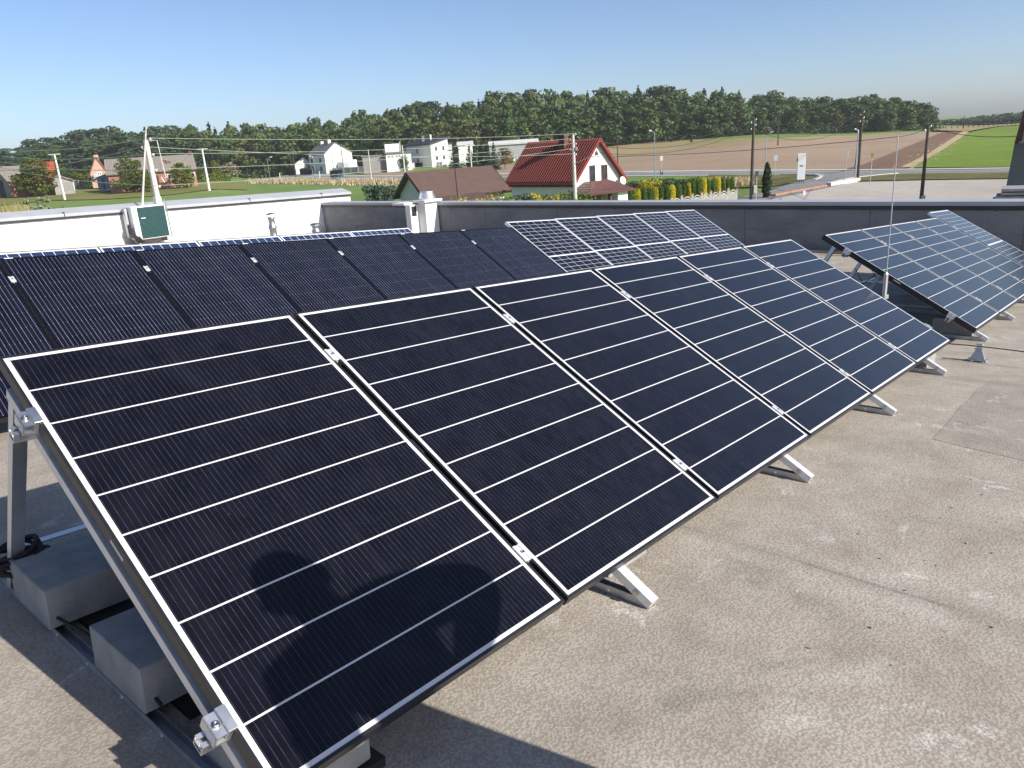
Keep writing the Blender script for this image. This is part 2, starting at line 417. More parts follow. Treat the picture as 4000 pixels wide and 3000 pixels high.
def ground(name, stops, scale=0.15, fine=3.0, bump=0.5, bd=0.08, stretch=None, rough=0.95, furrow=None):
    g = G(name, rough, spec=0.15); c = g.co()
    if stretch: c = g.scale(c, stretch)
    a = g.noise(scale, 6, 0.62, c=c); f = g.noise(fine, 4, 0.65, c=c); big = g.noise(scale * 0.2, 3, 0.5)
    v = g.m('ADD', g.m('ADD', g.m('MULTIPLY', a, 0.4), g.m('MULTIPLY', f, 0.3)), g.m('MULTIPLY', big, 0.3))
    if furrow:
        ang, pitch, amt = furrow; o = g.xyz()
        t = g.m('ADD', g.m('MULTIPLY', o[0], math.cos(ang)), g.m('MULTIPLY', o[1], math.sin(ang)))
        s_ = g.m('MULTIPLY', g.m('SINE', g.m('MULTIPLY', g.m('ADD', t, g.m('MULTIPLY', a, pitch * 0.3)), 2 * math.pi / pitch)), amt)
        v = g.m('ADD', v, g.m('MULTIPLY', s_, g.step(g.noise(0.05, 3), 0.3, 0.65)))
    g.base(g.ramp(v, stops)); g.bump(f, bump, bd); return g.mat

def leaf(name, c, var=0.35, trans=0.25, hue2=None):
    g = G(name, 0.6, spec=0.25); n = g.noise(0.9, 3, 0.6); r = g.rnd()
    lo = tuple(v * (1 - var) for v in c); hi = tuple(v * (1 + var) for v in (hue2 or c))
    ge = g.n('ShaderNodeNewGeometry')
    t = g.m('ADD', g.m('MULTIPLY', ge.outputs['Random Per Island'], 0.45), g.m('ADD', g.m('MULTIPLY', n, 0.35), g.m('MULTIPLY', r, 0.3)))
    col = g.ramp(t, [(0.2, lo), (0.85, hi)])
    g.base(col)
    tr = g.n('ShaderNodeBsdfTranslucent'); g.set(tr.inputs[0], col)
    mx = g.n('ShaderNodeMixShader'); mx.inputs[0].default_value = trans
    g.nt.links.new(g.p.outputs[0], mx.inputs[1]); g.nt.links.new(tr.outputs[0], mx.inputs[2])
    out = [q for q in g.nt.nodes if q.type == 'OUTPUT_MATERIAL'][0]; g.nt.links.new(mx.outputs[0], out.inputs[0])
    return g.mat

def glass(name, c=(0.02, 0.025, 0.03), rough=0.06):
    g = G(name, rough, spec=0.6); n = g.noise(0.7, 2); g.base(g.ramp(n, [(0.4, c), (0.6, tuple(v * 1.8 for v in c))])); return g.mat

MAT = dict(
    roof=roof_membrane(),
    alu_bright=plain('bright_aluminium', (0.74, 0.75, 0.77), 0.38, 0.45, 0.15, 20), alu=metal('aluminium', (0.80, 0.81, 0.83), 0.42), alu_dull=metal('dull_aluminium', (0.5, 0.51, 0.53), 0.5), galv=metal('galvanised_steel', (0.55, 0.57, 0.6), 0.42),
    black_frame=plain('black_anodised', (0.016, 0.016, 0.018), 0.38, 0.0, 0.3, 20), frame_side=plain('dusty_black_frame', (0.035, 0.032, 0.029), 0.5, 0, 0.4, 9),
    silver_frame=metal('silver_frame', (0.86, 0.87, 0.88), 0.35),
    backsheet=plain('panel_backsheet', (0.06, 0.06, 0.065), 0.6), block=concrete('ballast_concrete', (0.29, 0.29, 0.285), 0.8, 1.3),
    rubber=plain('black_rubber', (0.012, 0.012, 0.012), 0.8), bolt=metal('bolt_steel', (0.5, 0.5, 0.5), 0.3),
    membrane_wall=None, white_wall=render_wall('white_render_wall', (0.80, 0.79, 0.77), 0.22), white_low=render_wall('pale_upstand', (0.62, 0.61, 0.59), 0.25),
    coping=plain('grey_coping', (0.36, 0.375, 0.40), 0.45, 0, 0.12, 1.5), coping_dark=plain('dark_coping', (0.02, 0.024, 0.03), 0.45, 0.0, 0.3),
    pale=plain('pale_plastic', (0.68, 0.68, 0.66), 0.5, 0, 0.15), white=plain('white_paint', (0.8, 0.8, 0.79), 0.5, 0, 0.08),
    teal=plain('teal_fins', (0.012, 0.082, 0.082), 0.45, 0, 0.3, 4), teal_dk=plain('dark_teal', (0.004, 0.022, 0.024), 0.6),
    pole_conc=concrete('pole_concrete', (0.52, 0.5, 0.47), 0.3), wood_pole=plain('weathered_wood', (0.075, 0.06, 0.05), 0.9, 0, 0.45, 5),
    wire=plain('wire_aluminium', (0.32, 0.36, 0.30), 0.5), dark_wire=plain('dark_cable', (0.02, 0.02, 0.022), 0.6), insul=plain('insulator', (0.6, 0.58, 0.55), 0.3),
    asphalt=ground('asphalt', [(0.3, (0.17, 0.168, 0.168)), (0.7, (0.24, 0.236, 0.23))], 0.3, 2.0, 0.2, 0.02), white_line=plain('road_paint', (0.72, 0.72, 0.69), 0.7, 0, 0.2, 1.0),
    kerb=concrete('kerb_concrete', (0.52, 0.505, 0.475), 0.3), red_kerb=concrete('reddish_paving', (0.36, 0.2, 0.15), 0.3),
    lot=ground('concrete_yard', [(0.28, (0.30, 0.27, 0.24)), (0.5, (0.40, 0.37, 0.33)), (0.72, (0.47, 0.44, 0.40))], 0.12, 0.8, 0.15, 0.02, (1, 0.4, 1)),
    grass=ground('meadow_grass', [(0.30, (0.075, 0.125, 0.028)), (0.48, (0.125, 0.195, 0.048)), (0.62, (0.18, 0.235, 0.075)), (0.78, (0.30, 0.29, 0.15))], 0.09, 1.4, 0.6, 0.1, (1, 0.45, 1)),
    lawn=ground('mown_lawn', [(0.3, (0.105, 0.125, 0.03)), (0.5, (0.15, 0.16, 0.045)), (0.72, (0.22, 0.19, 0.075))], 0.08, 1.5, 0.5, 0.08, (1, 0.4, 1)),
    brown=ground('ploughed_soil', [(0.32, (0.225, 0.165, 0.112)), (0.5, (0.29, 0.215, 0.15)), (0.7, (0.355, 0.27, 0.195))], 0.07, 1.1, 0.8, 0.12, (0.5, 1, 1), furrow=(0.7, 3.2, 0.03)),
    dark_soil=ground('dark_soil', [(0.3, (0.12, 0.075, 0.05)), (0.7, (0.205, 0.13, 0.088))], 0.08, 1.1, 0.8, 0.12, furrow=(0.25, 2.6, 0.06)),
    stubble=ground('stubble', [(0.3, (0.15, 0.135, 0.055)), (0.5, (0.27, 0.215, 0.11)), (0.72, (0.38, 0.31, 0.19))], 0.06, 0.8, 0.6, 0.15, (0.35, 1, 1)),
    crop=ground('green_crop', [(0.3, (0.095, 0.155, 0.014)), (0.5, (0.135, 0.205, 0.024)), (0.72, (0.20, 0.265, 0.05))], 0.07, 1.0, 0.5, 0.12, furrow=(0.12, 5.5, 0.06)),
    verge=ground('rough_verge', [(0.3, (0.05, 0.075, 0.02)), (0.5, (0.11, 0.105, 0.035)), (0.72, (0.23, 0.18, 0.09))], 0.25, 1.6, 0.9, 0.2),
    dry=ground('dry_grass_ground', [(0.3, (0.3, 0.24, 0.13)), (0.7, (0.46, 0.38, 0.24))], 0.2, 1.2, 0.8, 0.2),
    straw=leaf('dry_straw', (0.50, 0.41, 0.26), 0.35, 0.2), corn=leaf('dry_corn', (0.36, 0.27, 0.10), 0.4, 0.3, (0.36, 0.33, 0.14)),
    bush_pale=leaf('silvery_leaves', (0.10, 0.14, 0.065), 0.45, 0.2, (0.20, 0.225, 0.13)),
    oak=leaf('oak_leaves', (0.062, 0.105, 0.03), 0.38), oak2=leaf('beech_leaves', (0.085, 0.122, 0.034), 0.38), pine=leaf('pine_needles', (0.042, 0.072, 0.036), 0.4, 0.12),
    spruce=leaf('spruce_needles', (0.032, 0.058, 0.028), 0.5, 0.1), birch=leaf('birch_leaves', (0.10, 0.115, 0.03), 0.45), far=leaf('distant_leaves', (0.04, 0.062, 0.03), 0.4),
    maple=leaf('maple_leaves', (0.085, 0.12, 0.018), 0.5, 0.3, (0.14, 0.15, 0.02)), walnut=leaf('walnut_leaves', (0.055, 0.098, 0.014), 0.5, 0.25, (0.10, 0.125, 0.016)), redleaf=leaf('reddish_leaves', (0.15, 0.07, 0.05), 0.4),
    willow=leaf('willow_leaves', (0.13, 0.13, 0.022), 0.4), blossom=leaf('pale_blossom', (0.30, 0.27, 0.17), 0.5), rust=leaf('rusty_leaves', (0.2, 0.12, 0.045), 0.4),
    thuja=leaf('thuja_green', (0.06, 0.115, 0.012), 0.45, 0.15), gold=leaf('thuja_gold', (0.52, 0.44, 0.02), 0.4, 0.2), juniper=leaf('juniper', (0.03, 0.06, 0.035), 0.45, 0.12),
    cypress=leaf('cypress', (0.022, 0.045, 0.016), 0.5, 0.1), boxw=leaf('boxwood', (0.07, 0.13, 0.012), 0.4, 0.2),
    bark=plain('bark', (0.085, 0.07, 0.055), 0.9, 0, 0.4, 3), birch_bark=plain('birch_bark', (0.42, 0.38, 0.32), 0.8, 0, 0.4, 3),
    red_roof=corrugated('red_sheet_roof', (0.215, 0.044, 0.034), 0.33, 0, 0.35, 0.2), brown_roof=corrugated('brown_tile_roof', (0.115, 0.072, 0.06), 0.2, 0, 0.4, 0.15),
    porch_roof=corrugated('brown_sheet_roof', (0.13, 0.06, 0.052), 0.3, 0, None, 0.2), grey_roof=corrugated('grey_asbestos_roof', (0.22, 0.195, 0.17), 0.5, 0, 1.2, 0.3, 0.9, 0.5),
    slate=corrugated('slate_grey_roof', (0.15, 0.15, 0.155), 0.6, 0, None, 0.2, 0.6), dark_roof=plain('dark_flat_roof', (0.018, 0.02, 0.026), 0.5, 0, 0.2),
    orange_roof=corrugated('orange_tile_roof', (0.42, 0.075, 0.035), 0.3, 0, 0.4, 0.2), old_red=corrugated('old_red_tile_roof', (0.23, 0.085, 0.055), 0.3, 0, 0.4, 0.3), shed_roof=plain('pale_sheet_roof', (0.62, 0.62, 0.6), 0.6, 0, 0.15, 1.0),
    cream=render_wall('cream_render', (0.66, 0.64, 0.585), 0.1), house_white=render_wall('house_white_render', (0.80, 0.79, 0.75), 0.08), grey_render=render_wall('grey_render', (0.38, 0.39, 0.39), 0.12),
    old_render=render_wall('old_grey_render', (0.27, 0.26, 0.245), 0.4), brick=brick('red_brick', (0.40, 0.155, 0.09), (0.30, 0.105, 0.065), (0.36, 0.31, 0.27)),
    dark_brick=brick('dark_red_brick', (0.16, 0.045, 0.035), (0.10, 0.03, 0.025), (0.16, 0.13, 0.11)), pink_brick=brick('pale_pink_brick', (0.55, 0.31, 0.23), (0.47, 0.25, 0.18), (0.5, 0.42, 0.37)),  # dark_brick is a deep red brick tone
    dgrey=render_wall('dark_grey_render', (0.12, 0.135, 0.14), 0.3), wood=plain('brown_wood', (0.075, 0.035, 0.025), 0.6, 0, 0.3), grey_wood=plain('grey_boards', (0.30, 0.285, 0.265), 0.9, 0, 0.35, 2), ochre=plain('ochre_wall', (0.36, 0.2, 0.065), 0.8),
    win=glass('window_glass'), curtain=plain('net_curtain', (0.5, 0.5, 0.48), 0.8), blue=plain('blue_sheet', (0.14, 0.24, 0.36), 0.5, 0, 0.25, 0.8), blue_paint=plain('blue_paint', (0.06, 0.16, 0.36), 0.5),
    yellow=plain('yellow_sign', (0.55, 0.33, 0.03), 0.5), sign_back=plain('grey_sign_back', (0.10, 0.12, 0.15), 0.5), tarp=plain('white_tarpaulin', (0.7, 0.69, 0.66), 0.6), sheet=plain('dark_sheets', (0.045, 0.043, 0.045), 0.6, 0, 0.4, 2), sheet_top=plain('grey_sheets', (0.30, 0.29, 0.29), 0.7, 0, 0.3, 2),
    pipe_black=plain('pipe_insulation', (0.015, 0.015, 0.016), 0.75), fence_conc=concrete('fence_concrete', (0.44, 0.425, 0.4), 0.2), fence_grey=plain('grey_fence', (0.2, 0.2, 0.2), 0.7), terracotta=plain('terracotta', (0.40, 0.13, 0.07), 0.8),
    cloth=plain('dark_jacket', (0.03, 0.035, 0.05), 0.85), jeans=plain('jeans', (0.04, 0.06, 0.11), 0.85), skin=plain('skin', (0.5, 0.3, 0.22), 0.55, 0, 0.1), hair=plain('dark_hair', (0.03, 0.02, 0.015), 0.6), wood_bar=plain('pale_timber', (0.42, 0.33, 0.23), 0.8, 0, 0.25, 3),
)
def membrane_wall():
    g = G('membrane_wall', 0.62, spec=0.4); o = g.xyz()
    n = g.noise(0.8, 6, 0.6, c=g.scale(g.co(), (1, 0.35, 2.2))); w = g.noise(1.6, 4, 0.55, c=g.scale(g.co(), (1, 1, 1.4)), dist=1.3)
    col = g.ramp(n, [(0.25, (0.115, 0.122, 0.134)), (0.6, (0.185, 0.195, 0.21)), (0.85, (0.26, 0.27, 0.285))])
    seam = line_mask(g, g.m('ADD', o[2], g.m('MULTIPLY', n, 0.02)), 0.62, 0.008, 0.1); col = g.mix(g.m('MULTIPLY', seam, 0.5), col, (0.18, 0.185, 0.19))
    vs_ = line_mask(g, g.m('ADD', o[0], g.m('MULTIPLY', n, 0.05)), 2.9, 0.014, 1.1); col = g.mix(g.m('MULTIPLY', vs_, 0.5), col, (0.08, 0.085, 0.09))
    drip = g.step(g.noise(3.5, 4, 0.6, c=g.scale(g.co(), (1, 1, 0.12))), 0.6, 0.75); col = g.mix(g.m('MULTIPLY', drip, 0.3), col, (0.3, 0.3, 0.3))
    g.base(col); g.bump(g.m('ADD', w, g.m('MULTIPLY', g.m('ADD', seam, vs_), 0.2)), 0.9, 0.08); return g.mat
MAT['membrane_wall'] = membrane_wall()
MAT['roof_patch'] = roof_membrane('darker_roof_felt', 0.86)
# ------------------------------------------------------------------ ground, fields, roads
def struct(o, kind='structure'): o['kind'] = kind; return o

def terrain():
    mb = MB(); rs = [0, 8, 20, 35, 50] + [50 + 7 * i for i in range(1, 50)] + [400 + 30 * i for i in range(1, 20)] + [1050, 1200, 1400, 1800, 2600]
    n = 160; angs = [-math.pi + 2 * math.pi * i / n for i in range(n)]
    # finer columns in front
    angs = sorted(set([round(a, 5) for a in angs] + [round(-0.85 + 1.7 * i / 110, 5) for i in range(111)])); n = len(angs)
    vs = [(0, 0, zg(0.001, 1))]
    for r in rs[1:]:
        for a in angs:
            x, y = r * math.sin(a), r * math.cos(a); vs.append((x, y, zg(x, y)))
    fs = [(0, 1 + (j + 1) % n, 1 + j) for j in range(n)]
    for i in range(len(rs) - 2):
        b = 1 + i * n; c = b + n
        for j in range(n): fs.append((b + j, b + (j + 1) % n, c + (j + 1) % n, c + j))
    mb.add(vs, fs); return struct(mb.build('terrain', MAT['grass']))
terrain()

def drape(name, outline, mat, off, px=True, maxlen=9.0, kind='structure'):
    pts = [gp(*p)[:2] if px else p for p in outline]
    bm = bmesh.new(); vs = [bm.verts.new((p[0], p[1], 0)) for p in pts]; bm.faces.new(vs)
    bmesh.ops.triangulate(bm, faces=bm.faces[:], quad_method='BEAUTY', ngon_method='EAR_CLIP')
    for _ in range(9):
        es = [e for e in bm.edges if e.calc_length() > max(maxlen * .7, 0.02 * max(math.hypot(*v.co.xy) for v in e.verts))]
        if not es: break
        bmesh.ops.subdivide_edges(bm, edges=es, cuts=1)
        bmesh.ops.triangulate(bm, faces=bm.faces[:])
    for v in bm.verts: v.co.z = zg(v.co.x, v.co.y) + off * (1 + math.hypot(v.co.x, v.co.y) / 110)
    for f in bm.faces:
        f.normal_update()
        if f.normal.z < 0: f.normal_flip()
    me = bpy.data.meshes.new(name); bm.to_mesh(me); bm.free(); me.materials.append(mat)
    o = bpy.data.objects.new(name, me); COL.objects.link(o); return struct(o, kind)

def ribbon(line, w0, w1, n=8):                # plan polyline -> points offset to both sides
    L = []; 
    for i in range(len(line) - 1):
        for k in range(n):
            t = k / n; L.append((line[i][0] * (1 - t) + line[i + 1][0] * t, line[i][1] * (1 - t) + line[i + 1][1] * t))
    L.append(tuple(line[-1][:2])); A = []; B = []
    for i, p in enumerate(L):
        a = L[max(i - 1, 0)]; b = L[min(i + 1, len(L) - 1)]; dx, dy = b[0] - a[0], b[1] - a[1]; q = math.hypot(dx, dy)
        nx, ny = dy / q, -dx / q              # to the right of travel
        A.append((p[0] + nx * w0, p[1] + ny * w0)); B.append((p[0] + nx * w1, p[1] + ny * w1))
    return A, B

def strip(name, line, w0, w1, mat, off, h=0.0, parent=None):
    A, B = ribbon(line, w0, w1); mb = MB(); n = len(A)
    vs = [(*p, zg(*p) + off + h) for p in A] + [(*p, zg(*p) + off + h) for p in B]
    fs = [(i, i + 1, n + i + 1, n + i) for i in range(n - 1)]
    if h:
        vs += [(*p, zg(*p) - 0.1) for p in A] + [(*p, zg(*p) - 0.1) for p in B]
        fs += [(2 * n + i, 2 * n + i + 1, i + 1, i) for i in range(n - 1)] + [(n + i, n + i + 1, 3 * n + i + 1, 3 * n + i) for i in range(n - 1)]
        fs += [(0, n, 3 * n, 2 * n), (n - 1, 2 * n - 1, 4 * n - 1, 3 * n - 1)]
    mb.add(vs, fs); o = mb.build(name, mat, parent)
    bm = bmesh.new(); bm.from_mesh(o.data); bmesh.ops.recalc_face_normals(bm, faces=bm.faces[:])
    if not h:
        for f in bm.faces:
            if f.normal.z < 0: f.normal_flip()
    bm.to_mesh(o.data); bm.free(); return o

far_edge = [gp(*p)[:2] for p in [(1000, 690), (1500, 688), (2000, 684.5), (2460, 674), (2800, 669), (3250, 666), (3885, 661)]]
fa, fb = far_edge[0], far_edge[1]
LINE = [(fa[0] - (fb[0] - fa[0]) * 1.2, fa[1] - (fb[1] - fa[1]) * 1.2)] + far_edge
la, lb = far_edge[-2], far_edge[-1]; q = math.hypot(lb[0] - la[0], lb[1] - la[1])
LINE += [(lb[0] + (lb[0] - la[0]) / q * 120, lb[1] + (lb[1] - la[1]) / q * 120)]
LINE = [LINE[0]] + [tuple((np.array(LINE[i - 1]) + 2 * np.array(LINE[i]) + np.array(LINE[i + 1])) / 4) for i in range(1, len(LINE) - 1)] + [LINE[-1]]

fieldB = [r2(820, 840), r2(1450, 818), r2(2212, 758), (2250, 640), r3(1130, 700), r3(1500, 652), r3(2212, 592), r4(400, 470), r4(800, 445), r4(1200, 422), r4(1480, 402), r4(1640, 402), r4(1780, 401),
          r4(1560, 545), r4(1330, 672), r4(600, 676), (2800, 667), (2460, 672), (2000, 683), (1500, 687)]
drape('brown_field', fieldB, MAT['brown'], 0.05)
drape('dark_field', [r4(1640, 403), r4(1780, 401), r4(1560, 545), r4(1330, 670), r4(930, 672), r4(1060, 638), r4(1300, 540), r4(1500, 455)], MAT['dark_soil'], 0.09)
drape('dry_strip', [r4(1775, 401), r4(1815, 408), r4(1640, 530), r4(1500, 612), r4(1400, 664), r4(1320, 668), r4(1530, 560)], MAT['dry'], 0.13)
drape('green_field', [r4(1815, 409), r4(1900, 392), r4(2030, 368), r4(2260, 352), (4250, 520), (4350, 657), (3885, 659.5), r4(1420, 664), r4(1500, 614), r4(1640, 532)], MAT['crop'], 0.10)
drape('stubble_field', [r3(1060, 592), r3(1500, 568), r3(2212, 536), r4(400, 448), r4(800, 432), r4(1200, 414), r4(1470, 400), r4(1200, 423), r4(800, 446), r4(400, 471), r3(2212, 593), r3(1500, 653), r3(1130, 701), r3(1000, 690)], MAT['stubble'], 0.06)
drape('far_field', [r4(1560, 375), r4(1800, 366), r4(2260, 340), r4(2260, 352), r4(2030, 368), r4(1815, 405), r4(1560, 398)], MAT['stubble'], 0.16)
drape('lawn', [r1(560, 770), r1(1000, 735), r1(1700, 720), r1(2140, 690), r1(2140, 760), r1(1500, 800), r1(900, 842), r1(480, 850), r1(-60, 900), r1(-60, 790)], MAT['lawn'], 0.05)
# main road: pavement, asphalt, edge lines
struct(strip('pavement', LINE, -0.9, 0.9, MAT['kerb'], 0.02, 0.14))
struct(strip('road', LINE, 1.2, 8.2, MAT['asphalt'], 0.05))
struct(strip('road_edge_line', LINE, 1.35, 1.85, MAT['white_line'], 0.07))
struct(strip('road_edge_line', LINE, 7.1, 7.75, MAT['white_line'], 0.07))
side = [r4(840, 702), r4(760, 712), r4(700, 738), r4(560, 772), r4(380, 828), r4(150, 880), r4(60, 905), r4(330, 905), r4(400, 862), r4(640, 812), r4(800, 775), r4(930, 738), r4(1010, 726), r4(1280, 702)]
drape('side_road', side, MAT['asphalt'], 0.075, maxlen=4)
lot = [r4(330, 890), r4(480, 856), r4(800, 800), r4(1020, 764), r4(1500, 753), r4(2110, 745), (4160, 700), (4500, 860), (4300, 980), r4(1100, 1000), r4(250, 930)]
drape('concrete_yard', lot, MAT['lot'], 0.06, maxlen=5)
drape('verge', [r4(1010, 734), r4(1300, 708), r4(2110, 699), (4160, 676), (4160, 698), r4(2110, 743), r4(1500, 750), r4(1030, 760), r4(830, 785)], MAT['verge'], 0.09, maxlen=4)
drape('verge', [r4(-60, 715), r4(540, 712), r4(600, 718), r4(720, 735), r4(560, 768), r4(380, 800), r4(140, 806), r4(-60, 790)], MAT['verge'], 0.085, maxlen=4)
def pl(*pp): return [tuple(gp(*p)[:2]) for p in pp]
struct(strip('kerb', pl(r4(808, 796), r4(1020, 758)), -0.22, 0.22, MAT['kerb'], 0.0, 0.5))
struct(strip('kerb', pl(r4(800, 776), r4(900, 752), r4(1010, 732), r4(1140, 718), r4(1300, 703)), -0.14, 0.14, MAT['kerb'], 0.09, 0.13))
struct(strip('kerb', pl(r4(470, 706), r4(640, 710), r4(730, 716), r4(752, 724), r4(740, 736), r4(700, 750)), -0.2, 0.2, MAT['kerb'], 0.09, 0.13))
struct(strip('kerb', pl(r4(400, 868), r4(520, 842), r4(660, 818), r4(800, 792)), -0.35, 0.35, MAT['red_kerb'], 0.0, 0.3))
struct(strip('dry_edge', pl(r4(385, 862), r4(500, 836), r4(660, 810), r4(800, 786)), -0.5, -0.4 + 0.9, MAT['dry'], 0.1))
for a, b in [((955, 708), (980, 708)), ((1000, 708), (1028, 707)), ((1070, 707), (1095, 707)), ((1130, 707), (1160, 706)), ((1180, 706), (1205, 706)), ((990, 692), (1040, 692)), ((1080, 692), (1130, 691)), ((820, 708), (870, 708)), ((840, 738), (900, 737)), ((395, 826), (450, 828))]:
    struct(strip('road_marking', pl(r4(*a), r4(*b)), -0.22, 0.22, MAT['white_line'], 0.10))

# ------------------------------------------------------------------ the roof we stand on
def roof_slab():
    mb = MB(); s0, s1, d0, d1 = -9.0, 17.5, -22.6, 11.0
    top = [(s0, -d1, 0), (s1, -d1, 0), (s1, -d0, 0), (s0, -d0, 0)]
    bot = [(x, y, -9.0) for x, y, _ in top]
    mb.add(top + bot, [(0, 1, 2, 3), (0, 4, 5, 1), (1, 5, 6, 2), (2, 6, 7, 3), (3, 7, 4, 0)])
    return struct(mb.build('roof', MAT['roof'], m=roof_m(0, 0, 0)))
roof_slab()
def roof_hit(px, py):
    d = ray(px, py); o = rp(0, 0, 0); t = float(np.dot(o - CAM, RN) / np.dot(d, RN)); q = CAM + d * t - o; return float(np.dot(q, U)), -float(np.dot(q, D))
def roof_patch():
    P = [roof_hit(*p) for p in [(3872, 1487), (3815, 1525), (3788, 1558), (3747, 1593), (3723, 1626), (3690, 1665), (3640, 1715), (3760, 1745), (4000, 1800), (4400, 1880), (4400, 1500)]]
    mb = MB(); mb.prism([(x, y, 0) for x, y in P], (0, 0, -.01), (0, 0, .002)); o = mb.build('roof_patch', MAT['roof_patch'], m=roof_m(0, 0, 0)); bm = bmesh.new(); bm.from_mesh(o.data); bmesh.ops.recalc_face_normals(bm, faces=bm.faces[:]); bm.to_mesh(o.data); bm.free(); struct(o)
roof_patch()

def wall_between(name, a, b, h0, h1, thick, mat, low=-0.6, parent=None, label=None, cat=None):
    """vertical wall from roof point a to b; tops at world heights h0, h1; 'thick' vector points away from the viewer"""
    a = Vector(a); b = Vector(b); t = Vector(thick); ln = (b - a); ln.z = 0; L = ln.length; ex = ln.normalized(); ey = t.normalized(); th = t.length
    m = basis(ex, ey, (0, 0, 1), a); za, zb = h0 - a.z, h1 - a.z; dz = b.z - a.z
    mb = MB(); vs = [(0, 0, low), (L, 0, dz + low), (L, th, dz + low), (0, th, low), (0, 0, za), (L, 0, zb), (L, th, zb), (0, th, za)]
    mb.add(vs, [(0, 3, 2, 1), (4, 5, 6, 7), (0, 1, 5, 4), (1, 2, 6, 5), (2, 3, 7, 6), (3, 0, 4, 7)])
    return mb, m, L, za, zb, dz

def parapet_back():
    a = rp(17.5, 11.0, 0); b = rp(17.5, -22.6, 0)
    ztop0 = rp(17.5, 0.4, 1.10)[2]; ztop1 = rp(17.5, -22, 1.05)[2]
    mb, m, L, za, zb, dz = wall_between('w', a, b, ztop0, ztop1, U * np.array([1, 1, 0]) * 0.35, None)
    root = empty('parapet_wall', m, 'long parapet wall wrapped in dark grey membrane at the back of the roof', 'parapet wall')
    mb.build('wall', MAT['membrane_wall'], root)
    c = MB()
    c.add([(-.0, -0.05, za + .002), (L, -0.05, zb + .002), (L, 0.40, zb + .03), (0, 0.40, za + .03), (0, -0.05, za + .085), (L, -0.05, zb + .085), (L, 0.40, zb + .1), (0, 0.40, za + .1)],
          [(0, 3, 2, 1), (4, 5, 6, 7), (0, 1, 5, 4), (1, 2, 6, 5), (2, 3, 7, 6), (3, 0, 4, 7)])
    c.build('coping', MAT['coping'], root)
    f = MB(); f.add([(0, -0.035, za - .09), (L, -0.035, zb - .09), (L, -0.002, zb - .09), (0, -0.002, za - .09), (0, -0.035, za), (L, -0.035, zb), (L, -0.002, zb), (0, -0.002, za)],
                    [(0, 3, 2, 1), (4, 5, 6, 7), (0, 1, 5, 4), (1, 2, 6, 5), (2, 3, 7, 6), (3, 0, 4, 7)])
    s = f
    for i in range(26):
        t = (i + .5) / 26; s.box(L * t - .018, L * t + .018, -0.05, -0.03, za + (zb - za) * t - .1, za + (zb - za) * t - .07)
    f.build('flashing_strip', MAT['coping_dark'], root)
    # low timber batten and roof edge strip at the foot of the wall
    k = MB(); k.box(9.6, 15.2, -0.62, -0.5, 0.0, 0.06); k.box(9.6, 15.6, -0.32, -0.2, 0.0, 0.09)
    k.xf(Matrix.Translation((0, 0, dz * 12.4 / L))); bo = k.build('batten', MAT['wood_bar'], None, m=m)
    tag(bo, 'pale timber battens lying on the roof at the foot of the dark parapet', 'batten')
parapet_back()

def parapet_left():
    a = rp(-9.0, -22.6, 0); b = rp(18.9, -22.6, 0)
    # top edge sloping a little: heights read from the photo
    def zt(s): return rp(s, -22.6, 1.084 + (s - 6.48) * 0.0475)[2]
    away = -D * 0.4
    mb, m, L, za, zb, dz = wall_between('w', a, b, zt(-9.0) - .24, zt(18.9) - .24, away, None)
    root = empty('white_parapet_wall', m, 'long white rendered parapet wall with grey metal coping on the left', 'parapet wall')
    mb.build('wall', MAT['white_wall'], root)
    c = MB(); c.add([(-.02, -0.07, za + .003), (L + .02, -0.07, zb + .003), (L + .02, 0.46, zb + .06), (-.02, 0.46, za + .06), (-.02, -0.07, za + .09), (L + .02, -0.07, zb + .09), (L + .02, 0.46, zb + .24), (-.02, 0.46, za + .24)],
          [(0, 3, 2, 1), (4, 5, 6, 7), (0, 1, 5, 4), (1, 2, 6, 5), (2, 3, 7, 6), (3, 0, 4, 7)])
    co = c.build('coping', MAT['coping'], root)
    j = MB()
    for i in range(9):
        t = (i + .55) / 9; zz = za + (zb - za) * t; j.box(L * t - .012, L * t + .012, -0.076, 0.1, zz + .0, zz + .135)
    j.build('joint', MAT['coping_dark'], co)
    f = MB(); f.add([(0, -0.06, za - .06), (L, -0.06, zb - .06), (L, -0.002, zb - .06), (0, -0.002, za - .06), (0, -0.06, za), (L, -0.06, zb), (L, -0.002, zb), (0, -0.002, za)],
                    [(0, 3, 2, 1), (4, 5, 6, 7), (0, 1, 5, 4), (1, 2, 6, 5), (2, 3, 7, 6), (3, 0, 4, 7)])
    f.build('drip_edge', MAT['coping_dark'], root)
    u = MB(); u.add([(0, -0.05, -.2), (L, -0.05, dz - .2), (L, -0.003, dz - .2), (0, -0.003, -.2), (0, -0.05, .20), (L, -0.05, dz + .20), (L, -0.003, dz + .215), (0, -0.003, .215)],
                    [(0, 3, 2, 1), (4, 5, 6, 7), (0, 1, 5, 4), (1, 2, 6, 5), (2, 3, 7, 6), (3, 0, 4, 7)])
    u.build('upstand', MAT['white_low'], root)
parapet_left()
